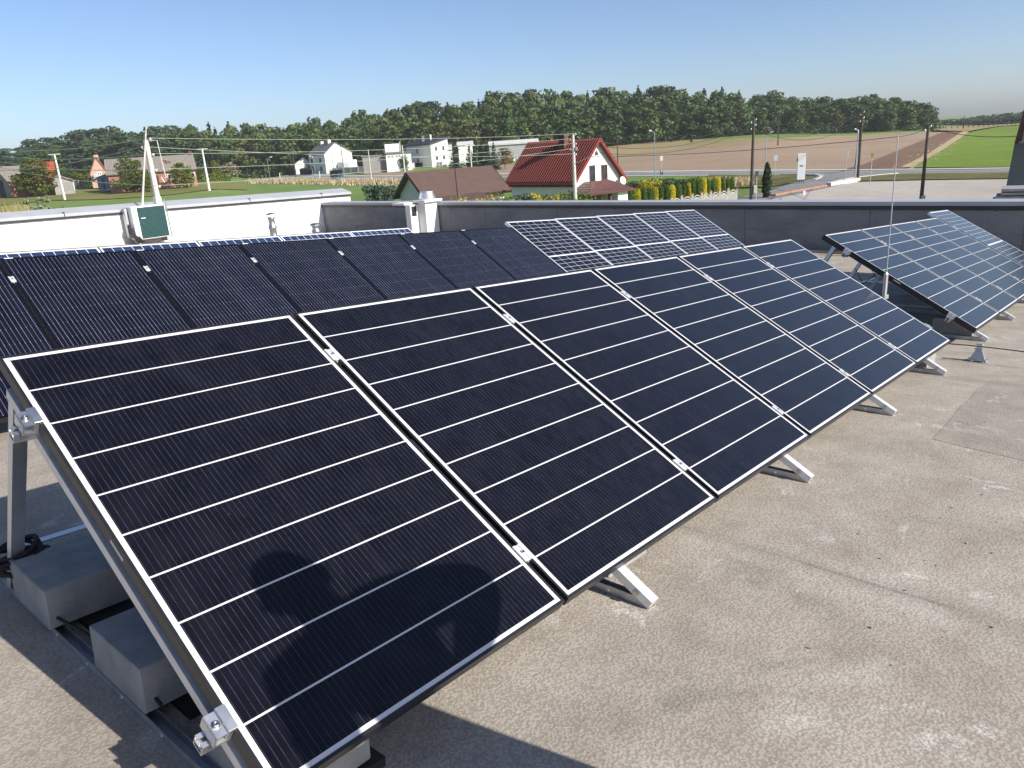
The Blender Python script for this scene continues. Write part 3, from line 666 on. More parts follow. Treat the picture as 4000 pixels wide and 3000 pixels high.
# ------------------------------------------------------------------ solar panels
PROTO = {}
def panel_proto(key, kind, w, l, frame_mat, lip, side_mat, dp=-0.038):
    """local frame: x across, y up the slope, z off the glass; origin at the lower left glass corner"""
    root = empty('solar_panel', Matrix.Identity(4), 'x', 'solar panel', 'x')
    g = MB(); g.add([(0, 0, 0), (w, 0, 0), (w, l, 0), (0, l, 0)], [(0, 1, 2, 3)])
    g.build('glass', cell_mat('laminate_' + key, kind, w, l), root)
    f = MB(); t = 0.0015
    o = lip
    for (x0, x1, y0, y1) in ((-o, w + o, -o, 0.0), (-o, w + o, l, l + o), (-o, 0.0, 0.0, l), (w, w + o, 0.0, l)):
        f.box(x0, x1, y0, y1, dp, t)
    # lower flange and corner keys
    for (x0, x1, y0, y1) in ((-o + .001, w + o - .001, -o + .001, .025), (-o + .001, w + o - .001, l - .025, l + o - .001), (-o + .001, .025, .025, l - .025), (w - .025, w + o - .001, .025, l - .025)):
        f.box(x0, x1, y0, y1, dp - .0015, dp - .0002)
    f.build('frame', [frame_mat], root)
    b = MB(); b.add([(0.001, 0.001, -.006), (0.001, l - .001, -.006), (w - .001, l - .001, -.006), (w - .001, .001, -.006)], [(0, 1, 2, 3)])
    bo = b.build('backsheet', MAT['backsheet'], root)
    j = MB(); j.cbox(w / 2 - .06, w / 2 + .06, l - .2, l - .1, -.03, -.0065, .004); j.build('junction_box', MAT['rubber'], bo)
    if kind == 'black': q = MB(); q.box(.03, .095, l - .004, l + .0035, .0016, .0030); q.build('sticker', MAT['white'], root)
    if kind == 'strip': q = MB(); q.box(-o - .0012, -o - .0002, l - .92, l - .84, -.024, -.013); q.build('sticker', MAT['pale'], root)
    PROTO[key] = root; note_kids(root); root['used'] = False
    return root

def panel(key, m, label, group):
    p = PROTO[key]
    if not p['used']:
        p['used'] = True; p.matrix_world = m; p['label'] = label; p['group'] = group; return p
    o = link_copy(p, 'solar_panel', m, label, group=group); return o

WF, LF, GF = 1.0928, 1.70, 0.0409
panel_proto('strip', 'strip', WF, LF, MAT['black_frame'], 0.010, None)
panel_proto('strip_far', 'strip', 1.186, 1.735, MAT['black_frame'], 0.010, None, -0.052)  # deeper black side also stands in for the shade below the edge
panel_proto('black', 'black', 1.034, 1.775, MAT['black_frame'], 0.004, None)
panel_proto('grid', 'grid', 1.122, 1.76, MAT['silver_frame'], 0.009, None)
panel_proto('grid_far', 'grid', 1.215, 1.94, MAT['silver_frame'], 0.010, None)
panel_proto('poly', 'poly', 1.63, 0.985, MAT['silver_frame'], 0.012, None)

def pm(o, u, v, n, s, vv, l):                 # lower-left corner of a panel whose top left is (s, vv)
    return basis(u, -v, n, o + u * s + v * (vv + l))

ordn = ['nearest', 'second', 'third', 'fourth', 'fifth', 'farthest']
for i in range(6):
    panel('strip', pm(O, U, V, N, i * (WF + GF), 0, LF),
          ('nearest panel of the front row, white cross lines, in the lower left corner' if i == 0 else
           'farthest panel of the front row, white cross lines, beside the lightning rod' if i == 5 else
           'black panel with white cross lines, %s from the near end of the front row' % ordn[i]), 'white lined panels of the front row')
for i in range(4):
    panel('strip_far', pm(O, U, V, N, 7.685 + i * 1.224, 0.012, 1.735),
          ['bluish panel with white cross lines and open black side edge behind the lightning rod', 'second white lined panel of the short row behind the lightning rod',
           'third white lined panel of the short row behind the lightning rod', 'white lined panel next to the white gridded one in the short right row'][i], 'white lined panels of the right row')
panel('grid_far', pm(O, U, V, N, 12.67, -0.145, 1.94), 'white gridded panel at the far end of the short right row', 'white gridded panels')
blab = ['black pinstriped panel cut by the left picture edge, lowest of the second row', 'first whole black pinstriped panel from the left in the second row', 'second whole black pinstriped panel from the left in the second row',
        'third whole black pinstriped panel from the left in the second row', 'fourth whole black pinstriped panel from the left in the second row', 'fifth whole black pinstriped panel from the left in the second row',
        'black pinstriped panel, next but one to the white gridded panels', 'smudged black pinstriped panel touching the white gridded panels']
for i in range(-1, 6):
    panel('black', pm(O2, U2, V2, N2, i * 1.05, 0, 1.775), blab[i + 1] if i < 4 else blab[i + 2], 'black panels of the second row')
gl = ['first', 'second', 'third', 'fourth', 'fifth']
for i in range(5):
    panel('grid', pm(O2, U2, V2, N2, 6.305 + i * 1.145, -0.135 - 0.018 * i, 1.76),
          'white gridded panel, %s from the black panels in the second row' % gl[i] if i < 4 else 'white gridded panel at the far end of the second row', 'white gridded panels')
# last row: landscape panels with only their top strip showing above the black ones
tl = math.radians(30)
V3 = D * math.cos(tl) - RN * math.sin(tl); N3 = RN * math.cos(tl) + D * math.sin(tl)
for i in range(-3, 4):
    if i == 3: continue
    lab = ['blue panel strip at the left picture edge behind the black row', 'blue landscape panel, second from the left picture edge behind the black row', 'blue landscape panel below the air conditioner', 'blue landscape panel right of the air conditioner behind the black row',
           'blue landscape panel below the grey vent pipe, last but one in its row', 'blue landscape panel at the right end of its row beside the white chimney'][i + 3]
    panel('poly', pm(rp(0, -10.3, 0.72), U, V3, N3, 9.27 + (i - 2) * 1.665 + .02, 0, 0.985), lab, 'blue panels of the last row')

# ------------------------------------------------------------------ rails with clamps, triangular supports, ballast
def rails(O_, U_, V_, N_, vs, s0, s1, seams, left_end, right_end, lab, pos):
    for k, v in enumerate(vs):
        m = basis(U_, -V_, N_, O_ + V_ * v)
        root = empty('mounting_rail', m, lab % pos[k], 'mounting rail', 'mounting rails')
        r = MB()
        for (y0, y1, z0, z1) in ((-.02, .02, -.078, -.074), (-.02, -.016, -.074, -.042), (.016, .02, -.074, -.042), (-.016, -.006, -.046, -.042), (.006, .016, -.046, -.042), (-.016, .016, -.062, -.059)):
            r.box(s0, s1, y0, y1, z0, z1)
        r.build('rail_profile', MAT['alu'], root)
        for s in seams:
            c = MB(); c.cbox(s - .019, s + .019, -.036, .036, .0022, .005, .001); c.box(s - .007, s + .007, -.036, .036, -.03, .0026)
            c.box(s - .019, s - .008, -.036, .036, .0048, .0085); c.box(s + .008, s + .019, -.036, .036, .0048, .0085)
            co = c.build('clamp', MAT['alu_bright'], root)
            b = MB(); b.lathe([(.0065, .004), (.0065, .0125), (.004, .0125), (.004, .009)], (s, 0, 0), 8); b.build('bolt', MAT['bolt'], co)
        for s, sg in ((left_end, -1), (right_end, 1)):
            if s is None: continue
            c = MB(); e = sg
            a, b_ = sorted((s, s + e * .013)); c.box(a, b_, -.036, .036, -.040, .006)                   # upright against the frame
            a, b_ = sorted((s - e * .012, s + e * .014)); c.cbox(a, b_, -.036, .036, .0025, .008, .0012)  # lip over the frame
            a, b_ = sorted((s + e * .013, s + e * .045)); c.box(a, b_, -.034, .034, -.040, -.033); c.box(a + .0, b_, -.034, .034, -.006, -.001)
            a, b_ = sorted((s + e * .041, s + e * .045)); c.box(a, b_, -.034, .034, -.033, -.001)
            co = c.build('clamp', MAT['alu'], root)
            b = MB(); b.lathe([(.011, -.001), (.011, .001), (.0075, .001), (.0075, .009), (.004, .009), (.004, .005)], (s + e * .028, 0, 0), 10); b.build('bolt', MAT['bolt'], co)
fs_ = [i * (WF + GF) - GF / 2 for i in range(1, 6)]
rails(O, U, V, N, (0.30, 1.485), -.075, 6.80, fs_, -.011, 6.773, 'aluminium rail with clamps under the %s part of the front row panels', ('upper', 'lower'))
rails(O, U, V, N, (0.31, 1.50), 7.61, 13.9, [7.685 + 1.224 * i - .019 for i in range(1, 5)], 7.674, None, 'aluminium rail with clamps under the %s part of the right row panels', ('upper', 'lower'))
rails(O2, U2, V2, N2, (0.29, 1.47), -2.0, 12.0, [1.05 * i - .008 for i in range(0, 6)] + [6.30], None, None, 'aluminium rail with clamps under the %s part of the second row panels', ('upper', 'lower'))

def support(o, u, v, n, s, label, drop=0.0, tall=True):
    """triangular frame in the plane s = const; local frame: x = u, y = back, z = up off the roof"""
    d_ = np.cross(n, u) * 0
    back = -D; m = basis(U, back, RN, o + U * s - RN * 0)   # origin at the top glass edge
    h0 = float(np.dot(o - rp(0, 0, 0), RN)) + drop + 0.0    # glass edge height above the roof
    m = basis(U, back, RN, o + U * s - RN * h0)
    vy, vz = -float(np.dot(v, D)), float(np.dot(v, RN)); ny, nz = -float(np.dot(n, D)), float(np.dot(n, RN))
    root = empty('panel_support', m, label, 'panel support', 'triangular panel supports')
    def P(t, off): return (vy * t + ny * off, h0 + vz * t + nz * off)
    W2 = .024
    # how far down the slope until the top chord meets the roof
    te = (h0 - .116 * nz - .004) / -vz
    a0, a1 = P(.06, -.080), P(te, -.080); b0, b1 = P(.06, -.116), P(te, -.116)
    t = MB(); t.prism([(-W2, *a0), (-W2, *a1), (-W2, *b1), (-W2, *b0)], (0, 0, 0), (2 * W2, 0, 0)); t.build('top_rail', MAT['alu_bright'], root)
    yb = P(te, -.1)[0]; yr = P(.1, -.1)[0] - ny * 0 ; top = P(.1, -.1); tt = (top[1] - .03) / nz
    foot = (top[0] - ny * tt, .03)
    b = MB(); y0, y1 = yb + .005, foot[0] + .07
    b.box(-.020, -.016, y0, y1, 0.0, .034); b.box(.016, .020, y0, y1, 0.0, .034); b.box(-.016, .016, y0 + .01, y1, -.002, .003)
    hs = b; hs.cur = 1
    k = y0 + .18
    while k < y1 - .1:
        hs.lathe([(.007, -.0015), (.007, .0015)], (0, 0, 0), 8); q = Matrix.Translation((-.0205, k, .018)) @ Matrix.Rotation(math.pi / 2, 4, 'Y')
        hs.v[-16:] = [tuple(q @ Vector(p)) for p in hs.v[-16:]]; k += .27
    b.build('base_rail', [MAT['alu_dull'], MAT['alu']], root)
    l = MB(); l.prism([(-W2 + .001, top[0] - .02, top[1]), (-W2 + .001, top[0] + .022, top[1] + .012), (-W2 + .001, foot[0] + .022, foot[1]), (-W2 + .001, foot[0] - .02, foot[1])], (0, 0, 0), (2 * W2 - .002, 0, 0))
    l.build('rear_leg', MAT['alu'], root)
    bt = MB(); q = Matrix.Translation((0, P(te - .07, -.099)[0], P(te - .07, -.099)[1])) @ Matrix.Rotation(math.pi / 2, 4, 'Y')
    bt.lathe([(.013, -.034), (.013, -.024), (.006, -.024), (.006, .024), (.013, .024), (.013, .034)], (0, 0, 0), 6); bt.xf(q)
    bt.build('bolt', MAT['bolt'], root)
    return root
for i, s in enumerate([0.015, 1.53, 3.16, 4.73, 6.19]):
    support(O, U, V, N, s, ['triangular aluminium support with tall rear leg at the open near end of the front row', 'aluminium support foot sticking out below the second front row panel', 'aluminium support foot sticking out below the third front row panel',
                            'aluminium support foot sticking out below the joint of the fourth and fifth front panels', 'aluminium support foot sticking out below the farthest front row panel'][i])
for i, s in enumerate([7.97, 9.51, 11.1, 12.6]):
    support(O, U, V, N, s, ['aluminium support with visible rear leg under the open end of the right row', 'second aluminium support of the right row, foot below its second panel', 'third aluminium support of the right row, in the shade', 'last aluminium support of the right row under the gridded panel'][i])
for i, s in enumerate([-0.9, 0.72, 2.4, 4.1, 5.8, 7.6, 9.4, 11.2]):
    support(O2, U2, V2, N2, s, 'aluminium support hidden under the second row of panels')
def poly_support(s):
    m = roof_m(s, -10.3, 0); root = empty('panel_support', m, 'low aluminium support under the blue landscape panels', 'panel support', 'triangular panel supports')
    t = MB(); t.tube([(0, 0, .66), (0, -.9, .14)], .02, 6); t.build('top_rail', MAT['alu'], root)
    t = MB(); t.tube([(0, 0, .66), (0, .2, .02)], .02, 6); t.build('rear_leg', MAT['alu'], root)
    t = MB(); t.box(-.02, .02, -1.0, .25, 0, .04); t.build('base_rail', MAT['alu_dull'], root)
    t = MB(); t.tube([(0, -.9, .14), (0, -.93, .02)], .02, 6); t.build('front_leg', MAT['alu'], root)
for s in (1.5, 4.3, 7.1, 10.2): poly_support(s)

blk_i = [0]
def block(s, d, label, L=.37, W=.285, H=.155, z=.034, rot=0.0):
    rr = random.Random(int(s * 100 + d * 10)); bm = bmesh.new(); bmesh.ops.create_cube(bm, size=1)
    for v in bm.verts: v.co = Vector((v.co.x * W, v.co.y * L, (v.co.z + .5) * H))
    bmesh.ops.bevel(bm, geom=bm.edges[:], offset=.004, segments=1, affect='EDGES')
    for v in bm.verts: v.co += Vector((rr.uniform(-1, 1), rr.uniform(-1, 1), rr.uniform(-1, 1))) * .0012
    me = bpy.data.meshes.new('concrete_block'); bm.to_mesh(me); bm.free(); me.materials.append(MAT['block'])
    o = bpy.data.objects.new('concrete_block', me); COL.objects.link(o); o.matrix_world = roof_m(s, d, z) @ Matrix.Rotation(rot, 4, 'Z')
    tag(o, label, 'concrete block', 'concrete ballast blocks'); return o
def mat_strip(s, d0, d1, label):
    b = MB(); b.box(-.13, .13, -d1, -d0, .001, .03); o = b.build('rubber_mat', MAT['rubber'], None, m=roof_m(s, 0, 0)); tag(o, label, 'rubber mat', 'rubber mats under the ballast')
block(0.125, -0.15, 'pale concrete block nearest the tall rear leg under the front row')
block(0.14, 0.575, 'pale concrete block in the middle under the open end of the front row')
block(0.175, 1.24, 'concrete block behind the lower end clamp, half hidden by the nearest panel', .36)
for d0, d1, t in ((-.02, .10, 'between the first and second ballast blocks'), (-.42, -.34, 'behind the first ballast block'), (.70, .84, 'in front of the second ballast block'), (1.34, 1.44, 'under the lowest ballast block')):
    mat_strip(.22, d0, d1, 'thin black rubber mat ' + t)
block(1.70, 1.19, 'sunlit concrete block beside the support foot below the second panel', .36)
block(6.36, 1.26, 'sunlit concrete block beside the last support foot of the front row', .36)
block(4.9, 1.1, 'concrete block in the shade below the fifth front row panel', .36)
block(8.13, 1.26, 'concrete block under the lower corner of the right row', .37)
block(8.13, .45, 'dark shaded concrete block in the middle under the right row', .37)
block(8.13, -.15, 'shaded concrete block near the rear leg under the right row', .37)
block(9.66, 1.26, 'sunlit concrete block below the second panel of the right row', .36)
# flat brace along the back of the front row, lying on the base rails
b = MB(); b.box(0.05, 6.3, -.022, .022, 0, .005); o = b.build('brace_bar', MAT['alu'], None, m=roof_m(0, -.47, .17)); tag(o, 'long flat aluminium brace joining the rear legs of the front row', 'brace bar')
b = MB(); b.box(7.9, 12.7, -.022, .022, 0, .005); o = b.build('brace_bar', MAT['alu'], None, m=roof_m(0, -.47, .17)); tag(o, 'flat aluminium brace joining the rear legs of the right row', 'brace bar')
# cable coil round the rear leg
def coil():
    rr = random.Random(3); mb = MB()
    for k in range(7):
        pts = []; R = .085 + rr.uniform(-.018, .02); a0 = rr.uniform(0, 6.28); tx, ty = rr.uniform(-.5, .5), rr.uniform(-.5, .5)
        for j in range(25):
            a = a0 + 2 * math.pi * j / 24; r = R * (1 + .12 * math.sin(3 * a + k)); pts.append((r * math.cos(a), r * math.sin(a) * .95, .10 + tx * .06 * math.cos(a) + ty * .08 * math.sin(a) + .012 * (k - 3)))
        mb.tube(pts, .0085, 6)
    mb.tube([(.08, 0, .1), (.1, -.05, .03), (.05, -.2, .012), (-.02, -.42, .012), (.03, -.8, .012), (.0, -1.2, .012)], .006, 6)
    o = mb.build('cable_coil', MAT['rubber'], None, True, m=roof_m(.03, -.40, .06)); tag(o, 'black cable coiled around the foot of the tall rear leg', 'cable')
coil()
def dash_cables():
    mb = MB(); rr = random.Random(9)
    for k in range(9):
        s = 8.2 + k * .5; mb.tube([(s, .1, .62), (s + .15, .05, .5 - rr.random() * .12), (s + .35, .0, .52), (s + .5, .02, .62)], .004, 5)
    o = mb.build('panel_cables', MAT['rubber'], None, m=roof_m(0, .3, 0)); tag(o, 'thin black cables hanging under the panels of the right row', 'cable')
dash_cables()
# ------------------------------------------------------------------ things on the roof
def upright(p, ang=0.0): return zrot(p, ang)
ANG_U = math.atan2(U[1], U[0])                # heading of the panel rows
def lightning_rod():
    p = rp(7.2, .80, 0); m = upright(p); r = empty('lightning_rod', m, 'tall thin lightning rod standing between the front row and the right row', 'lightning rod')
    b = MB(); b.lathe([(.17, 0), (.17, .06), (.15, .085), (.03, .09)], n=20); b.build('base', MAT['block'], r)
    b = MB(); b.lathe([(.020, .08), (.020, .70), (.010, .72)], n=10); b.build('sleeve', MAT['alu'], r)
    b = MB(); b.lathe([(.0065, .71), (.005, 1.6), (.004, 1.95), (.001, 1.97)], n=8); b.build('rod', MAT['alu_dull'], r)
    b = MB(); b.box(-.03, .03, -.02, .02, .40, .44); b.lathe([(.012, .46), (.012, .5)], (.03, 0, 0), 6); b.build('connector', MAT['alu'], r)
lightning_rod()
def wire_holder(s, d, lab):
    m = roof_m(s, d, 0) @ Matrix.Rotation(-math.pi / 2, 4, 'Z'); r = empty('wire_holder', m, lab, 'wire holder', 'roof conductor holders')
    b = MB(); b.cbox(-.078, .078, -.05, .05, .008, .022, .004); b.cbox(-.055, -.03, -.06, .06, 0, .01, .002); b.cbox(.03, .055, -.06, .06, 0, .01, .002); b.build('foot', MAT['galv'], r)
    b = MB(); b.prism([(-.06, -.035, .022), (.06, -.035, .022), (.022, -.02, .11), (-.022, -.02, .11)], (0, 0, 0), (0, .055, 0)); b.cbox(-.034, .034, -.026, .03, .11, .118, .002); b.build('stand', MAT['galv'], r)
    b = MB(); b.box(-.02, .02, -.005, .005, .118, .15); b.cbox(-.03, .03, -.02, .02, .15, .16, .002); b.build('clip', MAT['alu'], r)
wire_holder(6.925, 1.69, 'grey trapezoid holder carrying the conductor wire on the bare roof')
for d in (3.0, 4.4): wire_holder(6.9, d, 'roof conductor holder farther along the wire to the right')
b = MB(); b.tube([rp(6.86 + .018 * (d - 1.4), d, .148 - .012 * math.sin(math.pi * ((d - 1.69) % 1.36) / 1.36)) for d in np.linspace(-3.0, 6, 46)], .005, 6)
tag(b.build('conductor_wire', MAT['dark_wire'], None, True), 'thin grey lightning conductor wire running just above the roof', 'wire')
b = MB(); b.tube([rp(7.2, .80, .42), rp(7.3, .9, .16), rp(7.8, .8, .10), rp(8.8, .6, .10), rp(9.8, .4, .10)], .004, 6)
tag(b.build('conductor_wire', MAT['dark_wire'], None, True), 'thin wire leading from the lightning rod under the right row', 'wire')
# pebbly bits and stains on the roof
rr = random.Random(21); b = MB()
for k in range(130):
    s, d = rr.uniform(-1, 7), rr.uniform(1.9, 4.2)
    if rr.random() < .5: s, d = rr.uniform(1.5, 6), rr.uniform(1.9, 3)
    x = rr.uniform(.002, .005); q = roof_m(s, d, 0.001) @ Matrix.Rotation(rr.uniform(0, 6), 4, 'Z'); b.box(-x, x, -x * .7, x * .7, 0, x, q)
tag(b.build('grit', MAT['block']), kind='stuff', label='loose grit scattered over the bare roof')

def air_conditioner():
    p = rp(10.0, -22.05, 0.0); m = upright(p, ANG_U); r = empty('air_conditioner', m, 'white air conditioner outdoor unit with a teal fin grille on the white wall', 'air conditioner')
    z0, z1 = .13, 1.16; b = MB(); b.cbox(-.02, 1.06, 0, .44, z0, z1, .02); b.build('casing', MAT['white'], r)
    b = MB(); b.box(.15, 1.03, -.006, .0, z0 + .03, z1 - .04); go = b.build('grille', MAT['teal_dk'], r)
    b = MB(); n = 26
    for i in range(n):
        z = z0 + .06 + (z1 - z0 - .13) * i / (n - 1); b.box(.155, 1.025, -.02, -.006, z - .009, z + .009)
    b.build('slats', MAT['teal'], go)
    b = MB(); b.cbox(-.14, -.05, .26, .42, .2, 1.12, .01); b.build('side_duct', MAT['alu_dull'], r)
    b = MB()
    for k in range(4): b.tube([(-.12 + .02 * k, .2, .62 - .05 * k), (-.16 + .03 * k, .1, .48 - .05 * k), (-.10 + .05 * k, .02, .25), (.0 + .05 * k, -.04, .05)], .028, 7)
    b.build('pipe', MAT['pipe_black'], r, True)
    b = MB(); b.box(0.02, .08, .0, .44, 0, z0); b.box(.94, 1.0, 0, .44, 0, z0); b.build('feet', MAT['alu_dull'], r)
    b = MB(); b.tube([(1.09, .02, 1.3), (1.10, .02, 1.0), (1.12, .02, .1)], .022, 7); b.build('pipe', MAT['alu_dull'], r)
    b = MB(); b.box(.22, .36, -.028, -.02, .78, .80); b.build('handle', MAT['white'], r)
    q = rp(10.96, -22.25, 0); r2_ = empty('white_box', upright((q[0], q[1], rp(11, -22.6, 1.22)[2] + .0), ANG_U), 'small white box standing on the coping above the air conditioner', 'box')
    b = MB(); b.cbox(-.09, .09, -.1, .12, -.06, .25, .012); b.build('casing', MAT['pale'], r2_)
    b = MB(); b.tube([(.02, -.02, -.06), (.03, -.05, -.3), (.05, -.04, -.9)], .016, 6); b.build('cable', MAT['alu_dull'], r2_)
air_conditioner()
b = MB(); a, c = rp(10.43, -22.5, 1.02), rp(10.95, -22.6, 3.62); b.tube([a, a * .4 + c * .6, c], [.035, .03, .018], 8)
mo = b.build('mast', MAT['pole_conc']); tag(mo, 'slender leaning white mast fixed above the air conditioner', 'mast')

def vent_pipe(p, h, r0, lab, cap=True):
    r = empty('vent_pipe', upright(p), lab, 'vent pipe', 'vent pipes by the white wall')
    b = MB(); b.lathe([(r0 * 1.35, 0), (r0 * 1.3, h * .12), (r0 * 1.05, h * .2), (r0, h * .45), (r0 * 1.25, h * .47), (r0 * 1.25, h * .52), (r0 * .95, h * .55), (r0 * .9, h * .78), (r0 * 1.1, h * .8), (r0 * 1.1, h * .84)], n=14); b.build('pipe', MAT['galv'], r, True)
    b = MB()
    if cap:
        for k in range(4):
            a = math.pi / 2 * k; b.box(-.006, .006, -.006, .006, h * .83, h * .94, Matrix.Translation((r0 * .9 * math.cos(a), r0 * .9 * math.sin(a), 0)))
        b.lathe([(r0 * 1.5, h * .93), (r0 * 1.4, h * .95), (.01, h)], n=14)
    else: b.lathe([(r0 * 1.4, h * .84), (r0 * 1.4, h * .92), (r0, h)], n=14)
    b.build('cap', MAT['galv'], r)
vent_pipe(rp(12.95, -19.0, 0), .93, .11, 'grey vent pipe with a small hooded cap in front of the white wall')
vent_pipe(rp(14.7, -19.2, 0), .52, .13, 'short stubby vent pipe near the corner of the two parapet walls', False)

def roof_chimney():
    p = rp(16.9, -16.42, -.05); m = upright(p, ANG_U); r = empty('chimney', m, 'white rendered roof chimney with a shiny metal cowl at the dark parapet', 'chimney')
    ht = rp(16.9, -16, 1.15)[2] - p[2]
    b = MB(); b.box(0, .57, -.34, 0, -.2, ht); b.build('shaft', MAT['white_wall'], r)
    b = MB(); b.box(-.36, -.002, .0, .24, -.2, ht - .05); b.build('side_shaft', MAT['white_wall'], r)
    b = MB(); b.box(0, .57, .002, .6, -.2, ht - .09); b.build('rear_shaft', MAT['white_wall'], r)
    b = MB(); b.cbox(-.11, .70, -.46, .12, ht + .001, ht + .08, .01); b.cbox(-.5, .55, .121, .72, ht - .048, ht + .02, .01); b.build('cap', MAT['pale'], r)
    b = MB(); b.box(-.31, -.10, -.006, -.001, ht - .42, ht - .10); b.build('vent_opening', MAT['rubber'], r)
    b = MB(); b.lathe([(.27, ht + .08), (.28, ht + .11), (.22, ht + .31), (.225, ht + .34), (.19, ht + .34), (.18, ht + .25)], (.28, -.17, 0), 24); b.build('cowl', MAT['alu'], r, True)
roof_chimney()
b = MB(); p = rp(18.6, -16.2, 0); b.tube([(p[0], p[1], p[2] + .5), (p[0] - .06, p[1], p[2] + 3.1)], .018, 7); b.box(p[0] - .25, p[0] + .18, p[1] - .012, p[1] + .012, p[2] + 2.84, p[2] + 2.87)
tag(b.build('antenna', MAT['dark_wire']), 'thin dark antenna pole rising behind the white roof chimney', 'antenna')

# ------------------------------------------------------------------ buildings
def wall_gable(r, L, W, eh, rh, mat, ridge=None):
    """closed body: x along the ridge 0..L, y across 0..W"""
    c = W / 2 if ridge is None else ridge
    b = MB(); poly = [(0, 0, -1.0), (0, W, -1.0), (0, W, eh), (0, c, rh), (0, 0, eh)]; b.prism(poly, (0, 0, 0), (L, 0, 0)); return b.build('wall', mat, r)

def roof_gable(r, L, W, eh, rh, mat, ov=.4, og=.35, th=.16, ridge=None, trim=None):
    c = W / 2 if ridge is None else ridge; ro = None
    for k, (y0, sg) in enumerate(((0, -1), (W, 1))):
        run = abs(y0 - c); sl = (rh - eh) / run; ye = y0 + sg * ov; ze = eh - sl * ov
        b = MB(); b.cur = 0
        P = [(c, rh + .02), (ye, ze + .02), (ye, ze + th + .02), (c, rh + th * 1.1 + .02)]
        # flat own frame so that the ribs run down the slope
        ln = math.hypot(ye - c, rh - ze); ax = Vector((1, 0, 0)); ay = Vector((0, (c - ye) / ln, (rh - ze) / ln)); az = ax.cross(ay)
        m = basis(ax, ay, az, (-og, ye, ze + th * .5))
        b.box(0, L + 2 * og, 0, ln + .0, -th / 2, th / 2) if sg < 0 else b.box(0, L + 2 * og, 0, ln - .004, -th / 2, th / 2)
        o = b.build('roof', mat, r, m=m)
        if trim:
            t = MB(); t.box(-.03, 0.0, -.02, ln, -th / 2 - .06, th / 2 + .03); t.box(L + 2 * og, L + 2 * og + .03, -.02, ln, -th / 2 - .06, th / 2 + .03); t.box(-.03, L + 2 * og + .03, -.06, -.021, -th / 2 - .05, th / 2); t.build('trim', trim, o)
        ro = ro or o
    return ro

def window(r, m, w, h, frame, fw=.07, mull=True, sill=None, name='window', open_=None):
    """m: matrix with x along the wall, z up, -y outwards; origin at lower left"""
    f = MB(); f.box(0, w, -.05, .03, 0, fw); f.box(0, w, -.05, .03, h - fw, h); f.box(0, fw, -.05, .03, fw, h - fw); f.box(w - fw, w, -.05, .03, fw, h - fw)
    if mull: f.box(w / 2 - fw / 2, w / 2 + fw / 2, -.04, .03, fw, h - fw)
    fo = f.build(name, frame, r, m=m)
    p = MB(); p.box(fw, w - fw, -.015, .0, fw, h - fw); p.build('pane', MAT['win'], fo)
    if sill: s = MB(); s.box(-.08, w + .08, -.16, -.001, -.06, -.002); s.build('sill', sill, fo)
    return fo

def face_x0(y, z): return basis((0, 1, 0), (1, 0, 0), (0, 0, 1), (0, y, z))      # gable at x=0 (outside = -x); mirrored frame is harmless for boxes
def face_y0(x, z): return basis((1, 0, 0), (0, 1, 0), (0, 0, 1), (x, 0, z))      # long side at y=0

def gmat(px, py, ang, z=None):
    p = gp(px, py); return zrot((p[0], p[1], p[2] if z is None else z), ang)

